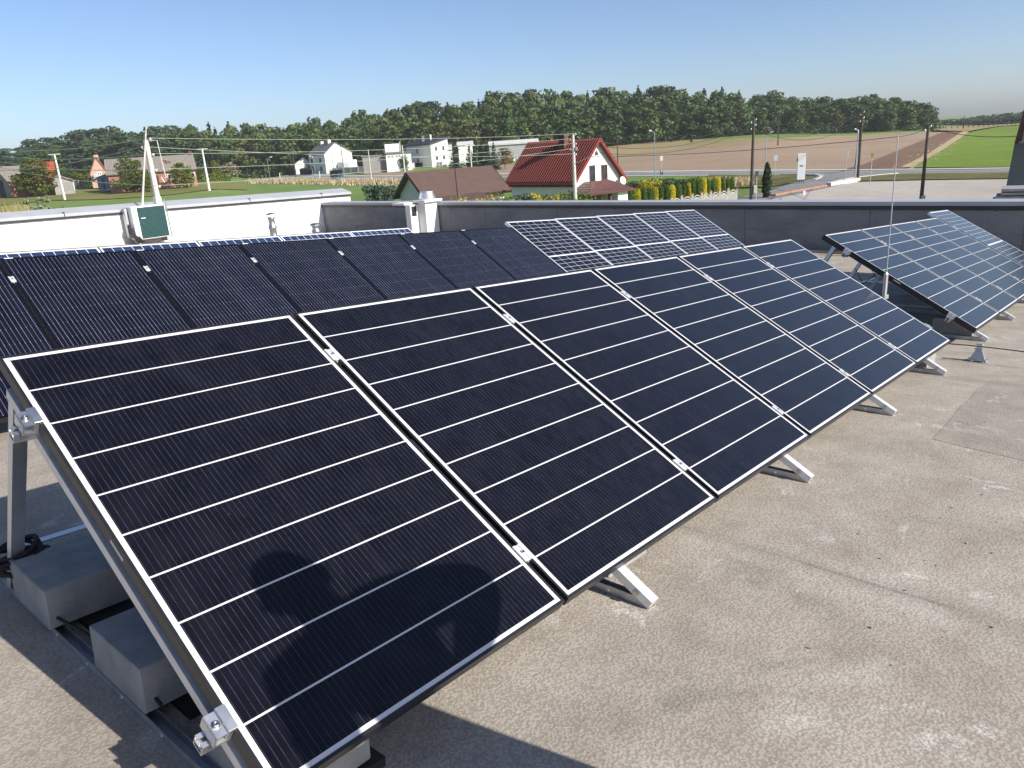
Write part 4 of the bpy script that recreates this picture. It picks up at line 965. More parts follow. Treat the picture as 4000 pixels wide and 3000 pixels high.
def build_red_house():
    # right-handed local frame: x = across the gable to the right, y = back along the ridge
    ang = math.radians(40.0); W, L, eh, rh = 6.3, 8.9, 3.36, 6.72; ax, ay = 6.9 + .5 * math.cos(ang) - .45 * math.sin(ang), 72.3 + .5 * math.sin(ang) + .45 * math.cos(ang)
    r = empty('red_roofed_house', zrot((ax, ay, zg(ax, ay)), ang), 'white house with steep red sheet roof and hipped porch beyond the dark parapet', 'house')
    b = MB(); b.prism([(0, 0, -1), (W, 0, -1), (W, 0, eh), (W / 2, 0, rh), (0, 0, eh)], (0, 0, 0), (0, L, 0)); b.build('wall', MAT['house_white'], r)
    for sg in (-1, 1):
        x0 = 0 if sg < 0 else W; sl = (rh - eh) / (W / 2); ov = .55; xe = x0 + sg * ov; ze = eh - sl * ov; ln = math.hypot(W / 2 + ov, rh - ze); og = .5
        ay_ = Vector((-sg * (W / 2 + ov) / ln, 0, (rh - ze) / ln)); ax_ = Vector((0, sg * 1.0, 0)); az_ = ax_.cross(ay_)
        if az_.z < 0: ax_ = -ax_; az_ = -az_
        o0 = Vector((xe, -og if ax_.y > 0 else L + og, ze + .1)); m = basis(ax_, ay_, az_, o0)
        b = MB(); LL = L + 2 * og; b.box(0, LL, 0, ln + (.05 if sg < 0 else -.02), -.06, .02)
        for k in range(int(LL / .33)): b.prism([(k * .33 + .02, 0, .02), (k * .33 + .18, 0, .02), (k * .33 + .14, 0, .13), (k * .33 + .06, 0, .13)], (0, .0, 0), (0, ln - .03, 0))
        ro = b.build('roof', MAT['red_roof'], r, m=m)
        for xx in (-.05, L + 2 * og): t = MB(); t.box(xx, xx + .05, -.03, ln, -.16, .11); t.build('verge_trim', MAT['red_roof'], ro)
        g_ = MB(); g_.box(-.03, L + 2 * og + .03, -.14, -.031, -.10, .02); g_.build('gutter', MAT['wood'], ro)
        n_ = MB()
        for k in range(48): n_.box(.1 + k * .215, .16 + k * .215, .25, .31, .06, .16); 
        n_.box(.05, L + 2 * og - .05, .26, .30, .13, .16); n_.build('snow_guard', MAT['wood'], ro)
    b = MB(); b.cbox(W / 2 - .85, W / 2 - .25, L * .38, L * .38 + .8, rh - 1.8, rh + .55, .02); co = b.build('chimney', MAT['dark_brick'], r)
    b = MB(); b.box(W / 2 - .92, W / 2 - .18, L * .38 - .07, L * .38 + .87, rh + .551, rh + .66); b.build('cap', MAT['dgrey'], co)
    b = MB(); b.cbox(W / 2 + .2, W / 2 + .6, L * .72, L * .72 + .5, rh - 1.0, rh + .42, .02); b.build('chimney', MAT['dark_brick'], r)
    fy = lambda x, z: basis((1, 0, 0), (0, 1, 0), (0, 0, 1), (x, -.005, z))
    window(r, fy(2.1, 2.95), .78, 1.5, MAT['wood'], .09, False, MAT['wood']); window(r, fy(3.75, 2.98), .85, 1.42, MAT['wood'], .09, True, MAT['wood'])
    b = MB(); b.prism([(2.75, 0, 5.2), (3.5, 0, 5.2), (3.12, 0, 5.8)], (0, -.05, 0), (0, -.012, 0)); b.build('window', MAT['wood'], r)
    b = MB(); b.lathe([(.42, 0), (.40, .06), (.2, .12)], n=20); b.xf(Matrix.Translation((6.2, -.55, 2.75)) @ Matrix.Rotation(math.radians(75), 4, 'X')); b.build('satellite_dish', MAT['pale'], r)
    # porch with a hipped roof in front of the gable
    px0, px1, py0 = -.4, 5.0, -2.3; z0, z1 = 2.1, 3.0
    e = .45; A = (px0 - e, py0 - e, z0); B = (px1 + e, py0 - e, z0); C_ = (px1 + e, -.01, z0); D_ = (px0 - e, -.01, z0); R0 = (px0 + 1.7, -.01, z1); R1 = (px1 - .2, -.01, z1); H0 = (px0 + 1.7, -.9, z1)
    H1 = (px1 - 1.2, -.9, z1)
    b = MB(); b.add([A, B, C_, D_, R0, R1, H0, H1], [(0, 1, 7, 6), (1, 2, 5, 7), (3, 0, 6, 4), (6, 7, 5, 4), (3, 2, 1, 0)]); po = b.build('porch_roof', MAT['porch_roof'], r)
    b = MB(); b.box(px0 - e, px1 + e, py0 - e - .02, py0 - e + .06, z0 - .16, z0 - .004); b.box(px0 - e - .02, px0 - e + .06, py0 - e + .061, -.02, z0 - .16, z0 - .004); b.build('fascia', MAT['wood'], po)
    for x in (px0 + .1, px1 - 2.6): b = MB(); b.box(x, x + .28, py0, py0 + .28, -.5, z0 - .165); b.build('porch_column', MAT['wood'], r)
    b = MB(); b.box(px0, px1, -.03, -.006, -.5, z0 - .02); b.build('porch_back_wall', MAT['ochre'], r)
    b = MB(); b.box(3.6, px1, py0 + .1, -.031, -.5, z0 - .005); b.build('porch_room', MAT['house_white'], r)
    b = MB(); b.box(1.5, 2.6, -.06, -.031, -.5, 1.55); b.build('door', MAT['win'], r)
    b = MB(); b.box(.5, .72, -.12, -.031, .75, 1.3); b.build('wall_lamp', MAT['rubber'], r)
    b = MB(); b.box(3.595, 3.6, py0 + .5, py0 + 1.5, .3, 1.2); b.build('window', MAT['win'], r)
build_red_house()

def brown_house():
    ang = math.radians(33.0); W, L, eh, rh = 4.8, 7.4, 3.35, 5.05
    c = CAM + ray(*r2(1295, 820)) * 65.0; z = zg(c[0], c[1]); ex = Vector((math.cos(ang), math.sin(ang), 0)); ey = Vector((-math.sin(ang), math.cos(ang), 0))
    o = Vector((c[0], c[1], 0)) - ey * W / 2 + ex * .45; o.z = z + (c[2] - z - rh - .2)
    r = empty('brown_roofed_outbuilding', zrot(o, ang), 'low cream outbuilding with a brown tile roof beside the red roofed house', 'outbuilding')
    wall_gable(r, L, W, eh, rh, MAT['cream']); roof_gable(r, L, W, eh, rh, MAT['brown_roof'], .5, .45, .16, trim=MAT['wood'])
    # lean-to towards the viewer
    b = MB(); b.box(.6, 4.4, -2.9, -.01, -1, 2.75); b.build('lean_to', MAT['cream'], r)
    b = MB(); b.add([(.3, -.2, 3.1), (4.7, -.2, 3.1), (4.7, -3.3, 2.78), (.3, -3.3, 2.78), (.3, -.2, 3.25), (4.7, -.2, 3.25), (4.7, -3.3, 2.92), (.3, -3.3, 2.92)], [(0, 1, 2, 3), (7, 6, 5, 4), (0, 4, 5, 1), (1, 5, 6, 2), (2, 6, 7, 3), (3, 7, 4, 0)]); b.build('lean_to_roof', MAT['brown_roof'], r)
brown_house()

def white_house():
    # two storeys; lit gable faces right-front, grey side faces the camera
    base = gp(*r2(612, 836)); ang = math.radians(128); W, L, eh, rh = 15.5, 8.2, 11.5, 16.2
    k = np.hypot(*base[:2]) / F
    def mm(px): return px / 2.212 * k
    # side facade runs left from the corner, gable runs right
    w = mm(222) / .89; l = mm(122) / .44; eh = mm(152); rh = mm(232)
    u = Vector((math.cos(math.radians(22)), math.sin(math.radians(22)), 0)); a = math.radians(40)
    r = empty('white_house', zrot(base, a), 'two storey white house with a grey roof and a blank sunlit gable across the road', 'house')
    b = MB(); b.prism([(0, 0, -1), (w, 0, -1), (w, 0, eh), (w * .42, 0, rh), (0, 0, eh)], (0, 0, 0), (0, l, 0)); b.build('wall', MAT['house_white'], r)
    for sg, x0, run in ((-1, 0, w * .42), (1, w, w * .58)):
        ov = .4; sl = (rh - eh) / run; xe = x0 + sg * ov; ze = eh - sl * ov; ln = math.hypot(run + ov, rh - ze); ay_ = Vector((-sg * (run + ov) / ln, 0, (rh - ze) / ln)); ax_ = Vector((0, sg, 0)); az_ = ax_.cross(ay_)
        if az_.z < 0: ax_ = -ax_; az_ = -az_
        m = basis(ax_, ay_, az_, (xe, -.25 if ax_.y > 0 else l + .25, ze + .12)); b = MB(); b.box(0, l + .5, 0, ln, -.1, .1); b.build('roof', MAT['slate'], r, m=m)
    for q, hgt in ((.3, 1.1), (.75, .8)): b = MB(); b.box(w * .42 - .5, w * .42 + .5, l * q, l * q + .9, rh - .5, rh + hgt); b.build('chimney', MAT['house_white'], r)
    fx = lambda y, z: basis((0, -1, 0), (1, 0, 0), (0, 0, 1), (-.005, y, z))
    for y in (l * .36, l * .9):
        for z in (.9, eh * .56): window(r, fx(y, z), 1.5, eh * .24, MAT['grey_render'], .14, True, MAT['pale'])
    b = MB(); b.box(w * .42, w * .9, -3.0, -.01, -1, 3.2); so = b.build('porch', MAT['house_white'], r); 
    b = MB(); b.box(w * .42, w * .66, -3.02, -3.001, .6, 3.0); b.build('window', MAT['grey_render'], r)
    b = MB(); b.box(w + .01, w + mm(52), 1, l * .8, -1, mm(92)); b.build('annex', MAT['house_white'], r)
    # garage to the left
    gb = gp(*r2(345, 846)); kw = mm(152); r = empty('white_garage', zrot(gb, math.radians(12)), 'low white garage with gabled front left of the two storey white house', 'garage')
    eh2, rh2 = mm(82), mm(136)
    b = MB(); b.prism([(0, 0, -1), (kw, 0, -1), (kw, 0, eh2), (kw * .5, 0, rh2), (0, 0, eh2)], (0, 0, 0), (0, 9, 0)); b.build('wall', MAT['house_white'], r)
    for sg, x0 in ((-1, 0), (1, kw)):
        run = kw / 2; ov = .3; sl = (rh2 - eh2) / run; xe = x0 + sg * ov; ze = eh2 - sl * ov; ln = math.hypot(run + ov, rh2 - ze); ay_ = Vector((-sg * (run + ov) / ln, 0, (rh2 - ze) / ln)); ax_ = Vector((0, sg, 0)); az_ = ax_.cross(ay_)
        if az_.z < 0: ax_ = -ax_; az_ = -az_
        m = basis(ax_, ay_, az_, (xe, -.25 if ax_.y > 0 else 9.25, ze + .1)); b = MB(); b.box(0, 9.5, 0, ln, -.08, .08); b.build('roof', MAT['shed_roof'], r, m=m)
    b = MB(); b.box(kw * .32, kw * .94, -.02, -.004, .3, mm(52)); b.build('garage_door', MAT['dgrey'], r)
white_house()

def modern_house():
    base = gp(*r2(1525, 782)); k = np.hypot(*base[:2]) / F; mm = lambda px: px / 2.212 * k
    # left (long, shaded) face runs to the left and back, lit right face runs to the right
    a = math.radians(38); w = mm(145) / .85; l = mm(200) / .53; z0 = mm(182); z1 = mm(222)
    r = empty('modern_white_house', zrot(base, a), 'tall white box house with a dark sloping flat roof and rows of small windows', 'house')
    b = MB(); b.prism([(0, 0, -1), (w, 0, -1), (w, 0, z1), (0, 0, z0)], (0, 0, 0), (0, l, 0)); b.build('wall', MAT['house_white'], r)
    ln = math.hypot(w + 1.6, (z1 - z0) * (w + 1.6) / w); sl = (z1 - z0) / w; t = MB()
    t.prism([(-.9, -.7, z0 - .9 * sl + .03), (w + .9, -.7, z1 + .9 * sl + .03), (w + .9, -.7, z1 + .9 * sl + .5), (-.9, -.7, z0 - .9 * sl + .5)], (0, 0, 0), (0, l + 1.4, 0)); t.build('roof', MAT['dark_roof'], r)
    t = MB(); t.box(w * .25, w * .25 + 1.0, l * .5, l * .5 + .8, z0 + .6, z0 + 2.6); t.build('chimney', MAT['dgrey'], r)
    t = MB(); t.box(w * .6, w * .6 + .5, l * .4, l * .4 + .5, z0 + 1.2, z0 + 2.9); t.build('chimney', MAT['pale'], r)
    fy = lambda x, z: basis((1, 0, 0), (0, 1, 0), (0, 0, 1), (x, -.006, z)); fx = lambda y, z: basis((0, -1, 0), (1, 0, 0), (0, 0, 1), (-.006, y, z))
    ww, wh = mm(20) * 1.12, mm(35)
    for x in (.24, .66):
        for z in (mm(55), mm(128)): window(r, fy(w * x, z), ww, wh, MAT['dgrey'], .12, True)
    for y in (.53, .84):
        for z in (mm(40), mm(116)): window(r, fx(l * y + ww, z), ww * 1.2, wh, MAT['dgrey'], .12, True)
    t = MB(); t.box(w + .01, w + mm(70), 1.5, l * .8, -1, z1 - mm(45)); t.build('rear_wing', MAT['grey_render'], r)
    t = MB(); t.box(w - .6, w + mm(78), 1.0, l * .85, z1 - mm(44), z1 - mm(34)); t.build('wing_roof', MAT['dark_roof'], r)
    # low hall with tower to the left
    hb = gp(*r2(1130, 765)); k2 = np.hypot(*hb[:2]) / F * 1.12; mm2 = lambda px: px / 2.212 * k2; hb = CAM + ray(*r2(1130, 765)) * 238; zz = zg(hb[0], hb[1]); k2 = 238 / F; dz = hb[2] - zz; mm2 = lambda px: px / 2.212 * k2 + (dz if px > 40 else 0); hb[2] = zz
    r = empty('low_white_hall', zrot(hb, math.radians(10)), 'low white workshop hall with a small square tower behind the dark hedge', 'hall')
    mw = lambda px: px / 2.212 * k2; w2, l2 = mw(205), mw(110); b = MB(); b.prism([(0, 0, -1), (0, l2 * 1.4, -1), (0, l2 * 1.4, mm2(80)), (0, l2 * .7, mm2(98)), (0, 0, mm2(88))], (0, 0, 0), (w2, 0, 0)); b.build('wall', MAT['house_white'], r)
    b = MB(); b.prism([(0, -.4, mm2(88)), (0, l2 * .7, mm2(100)), (0, l2 * 1.4, mm2(84)), (0, l2 * 1.4, mm2(89)), (0, l2 * .7, mm2(105)), (0, -.4, mm2(93))], (-.3, 0, 0), (w2 + .3, 0, 0)); b.build('roof', MAT['slate'], r)
    b = MB(); b.box(-mw(190), -.01, l2 * .4, l2 * 1.3, -1, mm2(75)); b.build('wing', MAT['old_render'], r)
    b = MB(); b.box(-mw(195), -.01, l2 * .35, l2 * 1.35, mm2(75) + .01, mm2(86)); b.build('wing_roof', MAT['slate'], r)
    b = MB(); b.box(mw(2), mw(118), l2 * .5, l2 * 1.2, mm2(80), mm2(165)); b.build('tower', MAT['house_white'], r)
    b = MB(); b.box(mw(122), mw(132), l2 * .6, l2 * .7, mm2(90), mm2(178)); b.build('chimney', MAT['grey_render'], r)
    for i, x in enumerate((18, 45, 82, 105, 132, 150)):
        window(r, fy(mw(x), mm2(58)), mw(16), mw(16), MAT['grey_render'], .15, False)
modern_house()

def shed(name, label, cat, p0, p1, depth, eh, roofm, wallm, dr=1.0):
    """long low building seen from the side, between two ground pixels"""
    a = CAM + ray(*p0) * dr; b_ = CAM + ray(*p1) * dr
    a[2] = zg(a[0], a[1]); L = math.hypot(b_[0] - a[0], b_[1] - a[1]); r = empty(name, zrot(a, math.atan2(b_[1] - a[1], b_[0] - a[0])), label, cat)
    b = MB(); b.box(0, L, 0, depth, -1, eh); b.build('wall', wallm, r)
    b = MB(); b.prism([(0, -.4, eh + .01), (0, depth + .4, eh + depth * .12), (0, depth + .4, eh + depth * .12 + .25), (0, -.4, eh + .26)], (-.4, 0, 0), (L + .4, 0, 0)); b.build('roof', roofm, r)
shed('white_shed', 'long low shed with a pale roof half hidden by spruces beside the fence', 'shed', (1795, 640), (1850, 636), 8, 5.4, MAT['shed_roof'], MAT['house_white'], 252)
shed('white_roofed_barn', 'long white roofed barn behind the bushy trees left of the red roof', 'barn', (1915, 640), (2105, 630), 9, 4.6, MAT['shed_roof'], MAT['grey_render'], 250)

def barns():
    # brick barn with big grey roof (between the two leafy trees)
    def barn(pl_, pr_, rr_, ang_off, depth, top_eave, top_ridge, label, roofm, wallm, name='brick_barn', dr=1.0):
        a = at(*pl_, rr_); b_ = at(*pr_, rr_)
        ang = math.atan2(b_[1] - a[1], b_[0] - a[0]); L = math.hypot(b_[0] - a[0], b_[1] - a[1]); k = np.hypot(*((a + b_) / 2)[:2]) / F
        z = (a[2] + b_[2]) / 2; eh, rh = top_eave * k, top_ridge * k
        r = empty(name, zrot((a[0], a[1], z), ang + ang_off), label, 'barn'); wall_gable(r, L, depth, eh, rh, wallm); roof_gable(r, L, depth, eh, rh, roofm, .5, .4, .2); return r, L, depth, eh, rh, k
    r, L, W, eh, rh, k = barn((432, 735), (772, 714), 198, 0.0, 11.5, 46, 93, 'long brick barn with a weathered grey roof behind the leafy trees', MAT['grey_roof'], MAT['brick'])
    b = MB(); b.box(L * .50, L * .56, -.05, -.004, -.3, eh * .72); b.build('door', MAT['wood'], r)
    for x in (.66, .9): window(r, face_y0(L * x, eh * .35), 1.6, 1.2, MAT['pale'], .15, True)
    b = MB(); b.box(L * .97, L * .97 + .7, W * .5 - .4, W * .5 + .4, rh - .3, rh + .9); b.build('chimney', MAT['dark_brick'], r)
    r, L, W, eh, rh, k = barn((44, 752), (138, 748), 206, 0.3, 12, 36, 80, 'old barn with a patched grey roof and grey gable at the left edge', MAT['grey_roof'], MAT['brick'])
    b = MB(); b.prism([(0, 0.05, -1), (0, W - .05, -1), (0, W - .05, eh - .1), (0, W / 2, rh - .12), (0, .05, eh - .1)], (-.06, 0, 0), (-.005, 0, 0)); b.build('gable_wall', MAT['old_render'], r)
    window(r, face_y0(L * .26, eh * .28), 1.4, 1.1, MAT['grey_wood'], .12, True); b = MB(); b.box(-.09, -.062, W * .3, W * .62, -1, eh * 1.1); b.build('barn_door', MAT['rubber'], r)
    # red roofed house part hidden by the maple
    r, L, W, eh, rh, k = barn((150, 743), (224, 738), 213, -0.05, 10, 36, 84, 'small house with a bright orange red roof half hidden by the round maple', MAT['orange_roof'], MAT['grey_render'], 'orange_roofed_house', 1.03)
    # grey shed with double door
    a = at(215, 744, 204); b_ = at(292, 738, 204); ang = math.atan2(b_[1] - a[1], b_[0] - a[0]); L = math.hypot(b_[0] - a[0], b_[1] - a[1]); k = np.hypot(*a[:2]) / F; 
    r = empty('grey_shed', zrot(a, ang), 'low grey shed with plank doors and sloping roof right of the maple', 'shed')
    h0, h1 = 42 * k, 26 * k; b = MB(); b.prism([(0, 0, -1), (L, 0, -1), (L, 0, h1), (L * .4, 0, h0), (0, 0, h0)], (0, 0, 0), (0, 7, 0)); b.build('wall', MAT['grey_wood'], r)
    b = MB(); b.prism([(-.3, 0, h0 + .02), (L * .4, 0, h0 + .02), (L + .4, 0, h1 - .1), (L + .4, 0, h1 + .15), (L * .4, 0, h0 + .3), (-.3, 0, h0 + .3)], (0, -.4, 0), (0, 7.4, 0)); b.build('roof', MAT['grey_roof'], r)
    b = MB(); b.box(L * .46, L * .69, -.05, -.004, -.2, h1 * .86); b.box(L * .71, L * .95, -.05, -.004, -.2, h1 * .86); b.build('door', MAT['old_render'], r)
    b = MB(); b.box(L * .97, L + .02, -.08, -.004, -.3, h1 * .95); b.build('post', MAT['pale'], r)
    # small brick house behind
    hb = at(*r1(800, 705), 222); k = np.hypot(*hb[:2]) / F; mm = lambda px: px / 2.212 * k
    a = math.radians(25); w, l = mm(110), 12; eh, rh = mm(75), mm(185); r = empty('old_brick_house', zrot(hb, a), 'old brick house with striped red tile roof and pale gable beside the long barn', 'house')
    b = MB(); b.prism([(0, 0, -1), (w, 0, -1), (w, 0, eh), (w / 2, 0, rh), (0, 0, eh)], (0, 0, 0), (0, l, 0)); b.build('wall', MAT['pink_brick'], r)
    for sg, x0 in ((-1, 0), (1, w)):
        run = w / 2; ov = .5; sl = (rh - eh) / run; xe = x0 + sg * ov; ze = eh - sl * ov; ln = math.hypot(run + ov, rh - ze); ay_ = Vector((-sg * (run + ov) / ln, 0, (rh - ze) / ln)); ax_ = Vector((0, sg, 0)); az_ = ax_.cross(ay_)
        if az_.z < 0: ax_ = -ax_; az_ = -az_
        m = basis(ax_, ay_, az_, (xe, -.15 if ax_.y > 0 else l + .15, ze + .1)); b = MB(); b.box(0, l + .3, 0, ln, -.1, .1); b.build('roof', MAT['old_red'], r, m=m)
    for y in (1.5, 4.0): b = MB(); b.box(w / 2 - .5, w / 2 + .5, l * .5 + y, l * .5 + y + .9, rh - .5, rh + .7); b.build('chimney', MAT['pink_brick'], r)
    window(r, face_y0(w * .4, eh * .75), mm(30), mm(26), MAT['pale'], .2, True)
    b = MB(); b.lathe([(.65, 0), (.6, .1), (.25, .2)], n=18); b.xf(Matrix.Translation((w * .3, -.9, eh * .75)) @ Matrix.Rotation(math.radians(70), 4, 'X')); b.build('satellite_dish', MAT['grey_render'], r)
    # blue lean-to shed
    sb = at(*r1(850, 735), 206); k = np.hypot(*sb[:2]) / F; mm = lambda px: px / 2.212 * k; r = empty('blue_shed', zrot(sb, math.radians(4)), 'faded blue lean-to shed with a tilted wall beside the old brick house', 'shed')
    b = MB(); b.prism([(0, 0, -.6), (mm(96), 0, -.6), (mm(88), 0, mm(92)), (mm(0), 0, mm(66))], (0, 0, 0), (0, 4, 0)); b.build('wall', MAT['blue'], r)
    b = MB(); b.prism([(-mm(14), 0, mm(62)), (mm(90), 0, mm(94)), (mm(90), 0, mm(98)), (-mm(14), 0, mm(67))], (0, -.4, 0), (0, 4.3, 0)); b.build('roof', MAT['shed_roof'], r)
    b = MB(); b.box(mm(34), mm(52), -.05, -.004, -.5, mm(60)); b.build('door', MAT['dgrey'], r)
barns()
# ------------------------------------------------------------------ foliage
def leaf_mesh(name, blobs, per, size, mat, seed, shell=(.72, 1.05), up=.25, aspect=(.55, 1.0), tri=False):
    g = np.random.default_rng(seed); Pn = []; Nn = []
    tot = sum(b[3] * b[4] + b[3] * b[5] for b in blobs)
    for b in blobs:
        k = max(5, int(per * (b[3] * b[4] + b[3] * b[5]) / tot)); d = g.normal(size=(k, 3)); d /= np.linalg.norm(d, axis=1)[:, None]
        r = g.uniform(shell[0], shell[1], (k, 1)); Pn.append(np.array(b[:3]) + d * r * np.array(b[3:6])); Nn.append(d)
    P = np.vstack(Pn); Nv = np.vstack(Nn); Nv = Nv + g.normal(size=Nv.shape) * .55 + np.array([0, 0, up]); Nv /= np.linalg.norm(Nv, axis=1)[:, None]
    T = np.cross(Nv, g.normal(size=Nv.shape)); T /= np.linalg.norm(T, axis=1)[:, None] + 1e-9; B_ = np.cross(Nv, T)
    n = len(P); s = size * g.uniform(.6, 1.25, (n, 1)); a = g.uniform(*aspect, (n, 1))
    q = np.stack([P - T * s - B_ * s * a * .4, P + B_ * s * a * -.9, P + T * s + B_ * s * a * .2, P + B_ * s * a], 1).reshape(-1, 3)
    me = bpy.data.meshes.new(name); idx = np.arange(4 * n)
    me.vertices.add(4 * n); me.vertices.foreach_set('co', q.astype(np.float32).ravel()); me.loops.add(4 * n); me.loops.foreach_set('vertex_index', idx)
    me.polygons.add(n); me.polygons.foreach_set('loop_start', idx[::4]); me.update(calc_edges=True); me.materials.append(mat); return me

def broad_blobs(seed, w=.30, z0=.22, n=26):
    r = random.Random(seed); L = []
    for k in range(n):
        t = (k + .5) / n; z = z0 + (1 - z0) * t; prof = math.sin(math.pi * (.16 + .80 * t)) ** .7; a = r.uniform(0, 6.28); rad = w * prof * r.uniform(.35, .8)
        s = r.uniform(.075, .14) * (1.15 - .45 * t); L.append((rad * math.cos(a), rad * math.sin(a), min(z, 1 - s * .8), s * 1.15, s * 1.15, s * .8))
    L += [(0, 0, z0 + (1 - z0) * q, w * .55, w * .55, .16) for q in (.3, .5, .68)]; return L
def spruce_blobs(seed, w=.17, z0=.08, n=15):
    r = random.Random(seed); L = []
    for k in range(n):
        t = k / n; z = z0 + (1 - z0) * t; rad = w * (1 - t) + .012
        for j in range(5):
            a = r.uniform(0, 6.28); L.append((rad * .62 * math.cos(a), rad * .62 * math.sin(a), z - .02 * r.random(), rad * .5, rad * .5, .028))
        L.append((0, 0, z, rad * .5, rad * .5, .035))
    L.append((0, 0, .985, .008, .008, .03)); return L
def pine_blobs(seed, w=.26, z0=.45, n=16):
    r = random.Random(seed); L = []
    for k in range(n):
        t = (k + .5) / n; z = z0 + (1 - z0) * t; prof = math.sin(math.pi * (.2 + .72 * t)) ** .8; a = r.uniform(0, 6.28); rad = w * prof * r.uniform(.3, .8)
        s = r.uniform(.08, .13); L.append((rad * math.cos(a), rad * math.sin(a), min(z, .95), s * 1.25, s * 1.25, s * .5))
    return L
def trunk_mesh(name, mat, h, r, limbs, seed, w=.22):
    g = random.Random(seed); b = MB(); pts = [(0, 0, -.03)]; x = y = 0
    for k in range(1, 6): x += g.uniform(-.012, .012); y += g.uniform(-.012, .012); pts.append((x, y, h * k / 5))
    b.tube(pts, [r * (1.25 - .2 * k) for k in range(6)], 7)
    for k in range(limbs):
        t = g.uniform(.35, .95); z = h * t; a = g.uniform(0, 6.28); q = w * g.uniform(.5, 1)
        b.tube([(x * t, y * t, z), (q * .5 * math.cos(a), q * .5 * math.sin(a), z + .08), (q * math.cos(a), q * math.sin(a), z + .17)], [r * .45, r * .3, r * .1], 5)
    return b.mesh(name, mat, True)

TREES = {}
def tree_kind(key, name, crowns, trunk): TREES[key] = (name, crowns, trunk)
tree_kind('oak', 'broadleaf_tree', [leaf_mesh('crown', broad_blobs(s, .30 + .03 * (s % 3), .16), 1500, .036, MAT['oak'], s) for s in range(5)], [trunk_mesh('trunk', MAT['bark'], .6, .018, 6, s) for s in range(2)])
tree_kind('beech', 'broadleaf_tree', [leaf_mesh('crown', broad_blobs(s + 20, .26, .14), 1400, .036, MAT['oak2'], s + 20) for s in range(4)], [trunk_mesh('trunk', MAT['bark'], .6, .016, 6, s + 4) for s in range(2)])
tree_kind('birch', 'birch_tree', [leaf_mesh('crown', broad_blobs(s + 40, .19, .3, 22), 700, .030, MAT['birch'], s + 40, (.5, 1.15)) for s in range(3)], [trunk_mesh('trunk', MAT['birch_bark'], .85, .011, 9, s + 8, .16) for s in range(2)])
tree_kind('pine', 'pine_tree', [leaf_mesh('crown', pine_blobs(s + 60), 1200, .032, MAT['pine'], s + 60, up=.5) for s in range(4)], [trunk_mesh('trunk', MAT['bark'], .8, .013, 5, s + 12) for s in range(2)])
tree_kind('spruce', 'spruce_tree', [leaf_mesh('crown', spruce_blobs(s + 80), 1100, .026, MAT['spruce'], s + 80, up=.1) for s in range(3)], [trunk_mesh('trunk', MAT['bark'], .7, .012, 0, s + 16) for s in range(2)])
tree_kind('maple', 'leafy_tree', [leaf_mesh('crown', broad_blobs(s + 100, .42, .14, 40), 3000, .030, MAT['maple'], s + 100) for s in range(1)], [trunk_mesh('trunk', MAT['bark'], .5, .032, 8, 20, .3)])
tree_kind('walnut', 'leafy_tree', [leaf_mesh('crown', broad_blobs(s + 110, .46, .14, 40), 2800, .030, MAT['walnut'], s + 110) for s in range(2)], [trunk_mesh('trunk', MAT['bark'], .5, .026, 8, 22, .3)])

def tree(kind, p, h, label, group=None, seed=0, wide=1.0, cat='tree', crown_mat=None, name=None):
    nm, crowns, trunks = TREES[kind]; g = random.Random(seed * 7 + 1)
    m = Matrix.Translation(Vector(p)) @ Matrix.Rotation(g.uniform(0, 6.28), 4, 'Z') @ Matrix.Diagonal((h * wide, h * wide, h, 1))
    r = empty(name or nm, m, label, cat, group)
    c = bpy.data.objects.new('crown', crowns[seed % len(crowns)]); COL.objects.link(c); c.parent = r
    t = bpy.data.objects.new('trunk', trunks[seed % len(trunks)]); COL.objects.link(t); t.parent = r
    if crown_mat: c.data = c.data.copy(); c.data.materials[0] = MAT[crown_mat]
    return r

# the wood behind the fields, tree by tree
TOP = [r1(x, y) for x, y in [(-300, 400), (0, 392), (50, 425), (80, 470), (150, 470), (180, 400), (240, 342), (330, 332), (450, 320), (520, 300), (600, 268), (680, 265), (800, 265), (930, 240), (1060, 238), (1180, 268), (1240, 250), (1430, 222), (1560, 195), (1650, 200), (1800, 186), (1960, 186), (2130, 198)]] + \
      [r2(x, y) for x, y in [(0, 420), (130, 428), (220, 402), (400, 412), (480, 386), (570, 380), (720, 408), (780, 392), (800, 342), (880, 326), (1010, 300), (1060, 328), (1100, 275), (1230, 275), (1300, 240), (1440, 222), (1610, 245), (1700, 202), (1850, 225), (2000, 178), (2140, 168)]] + \
      [r3(x, y) for x, y in [(150, 165), (330, 132), (480, 142), (600, 172), (680, 152), (840, 150), (950, 122), (1060, 117), (1160, 145), (1300, 107), (1400, 118), (1530, 92), (1700, 128), (1860, 112), (1930, 152), (2010, 105), (2170, 128)]] + \
      [r4(x, y) for x, y in [(0, 95), (50, 88), (90, 138), (150, 108), (200, 138), (350, 143), (420, 118), (500, 148), (560, 172), (680, 157), (830, 150), (1020, 152), (1120, 148), (1280, 166), (1420, 166), (1480, 157), (1540, 172), (1580, 215), (1600, 270)]]
TXs = [p[0] for p in TOP]; TYs = [p[1] for p in TOP]
FR = ([-300, 0, 500, 900, 1300, 1600, 1900, 2300, 2600, 2900, 3300, 3680], [335, 330, 318, 300, 285, 272, 268, 280, 292, 306, 325, 336])
FLAB = {'oak': 'dark green broadleaf tree in the wood behind the fields', 'beech': 'lighter olive broadleaf tree in the wood behind the fields', 'birch': 'thin pale stemmed birch among the dark trees of the wood', 'pine': 'tall dark pine in the wood behind the old barns', 'spruce': 'pointed dark spruce rising from the wood'}
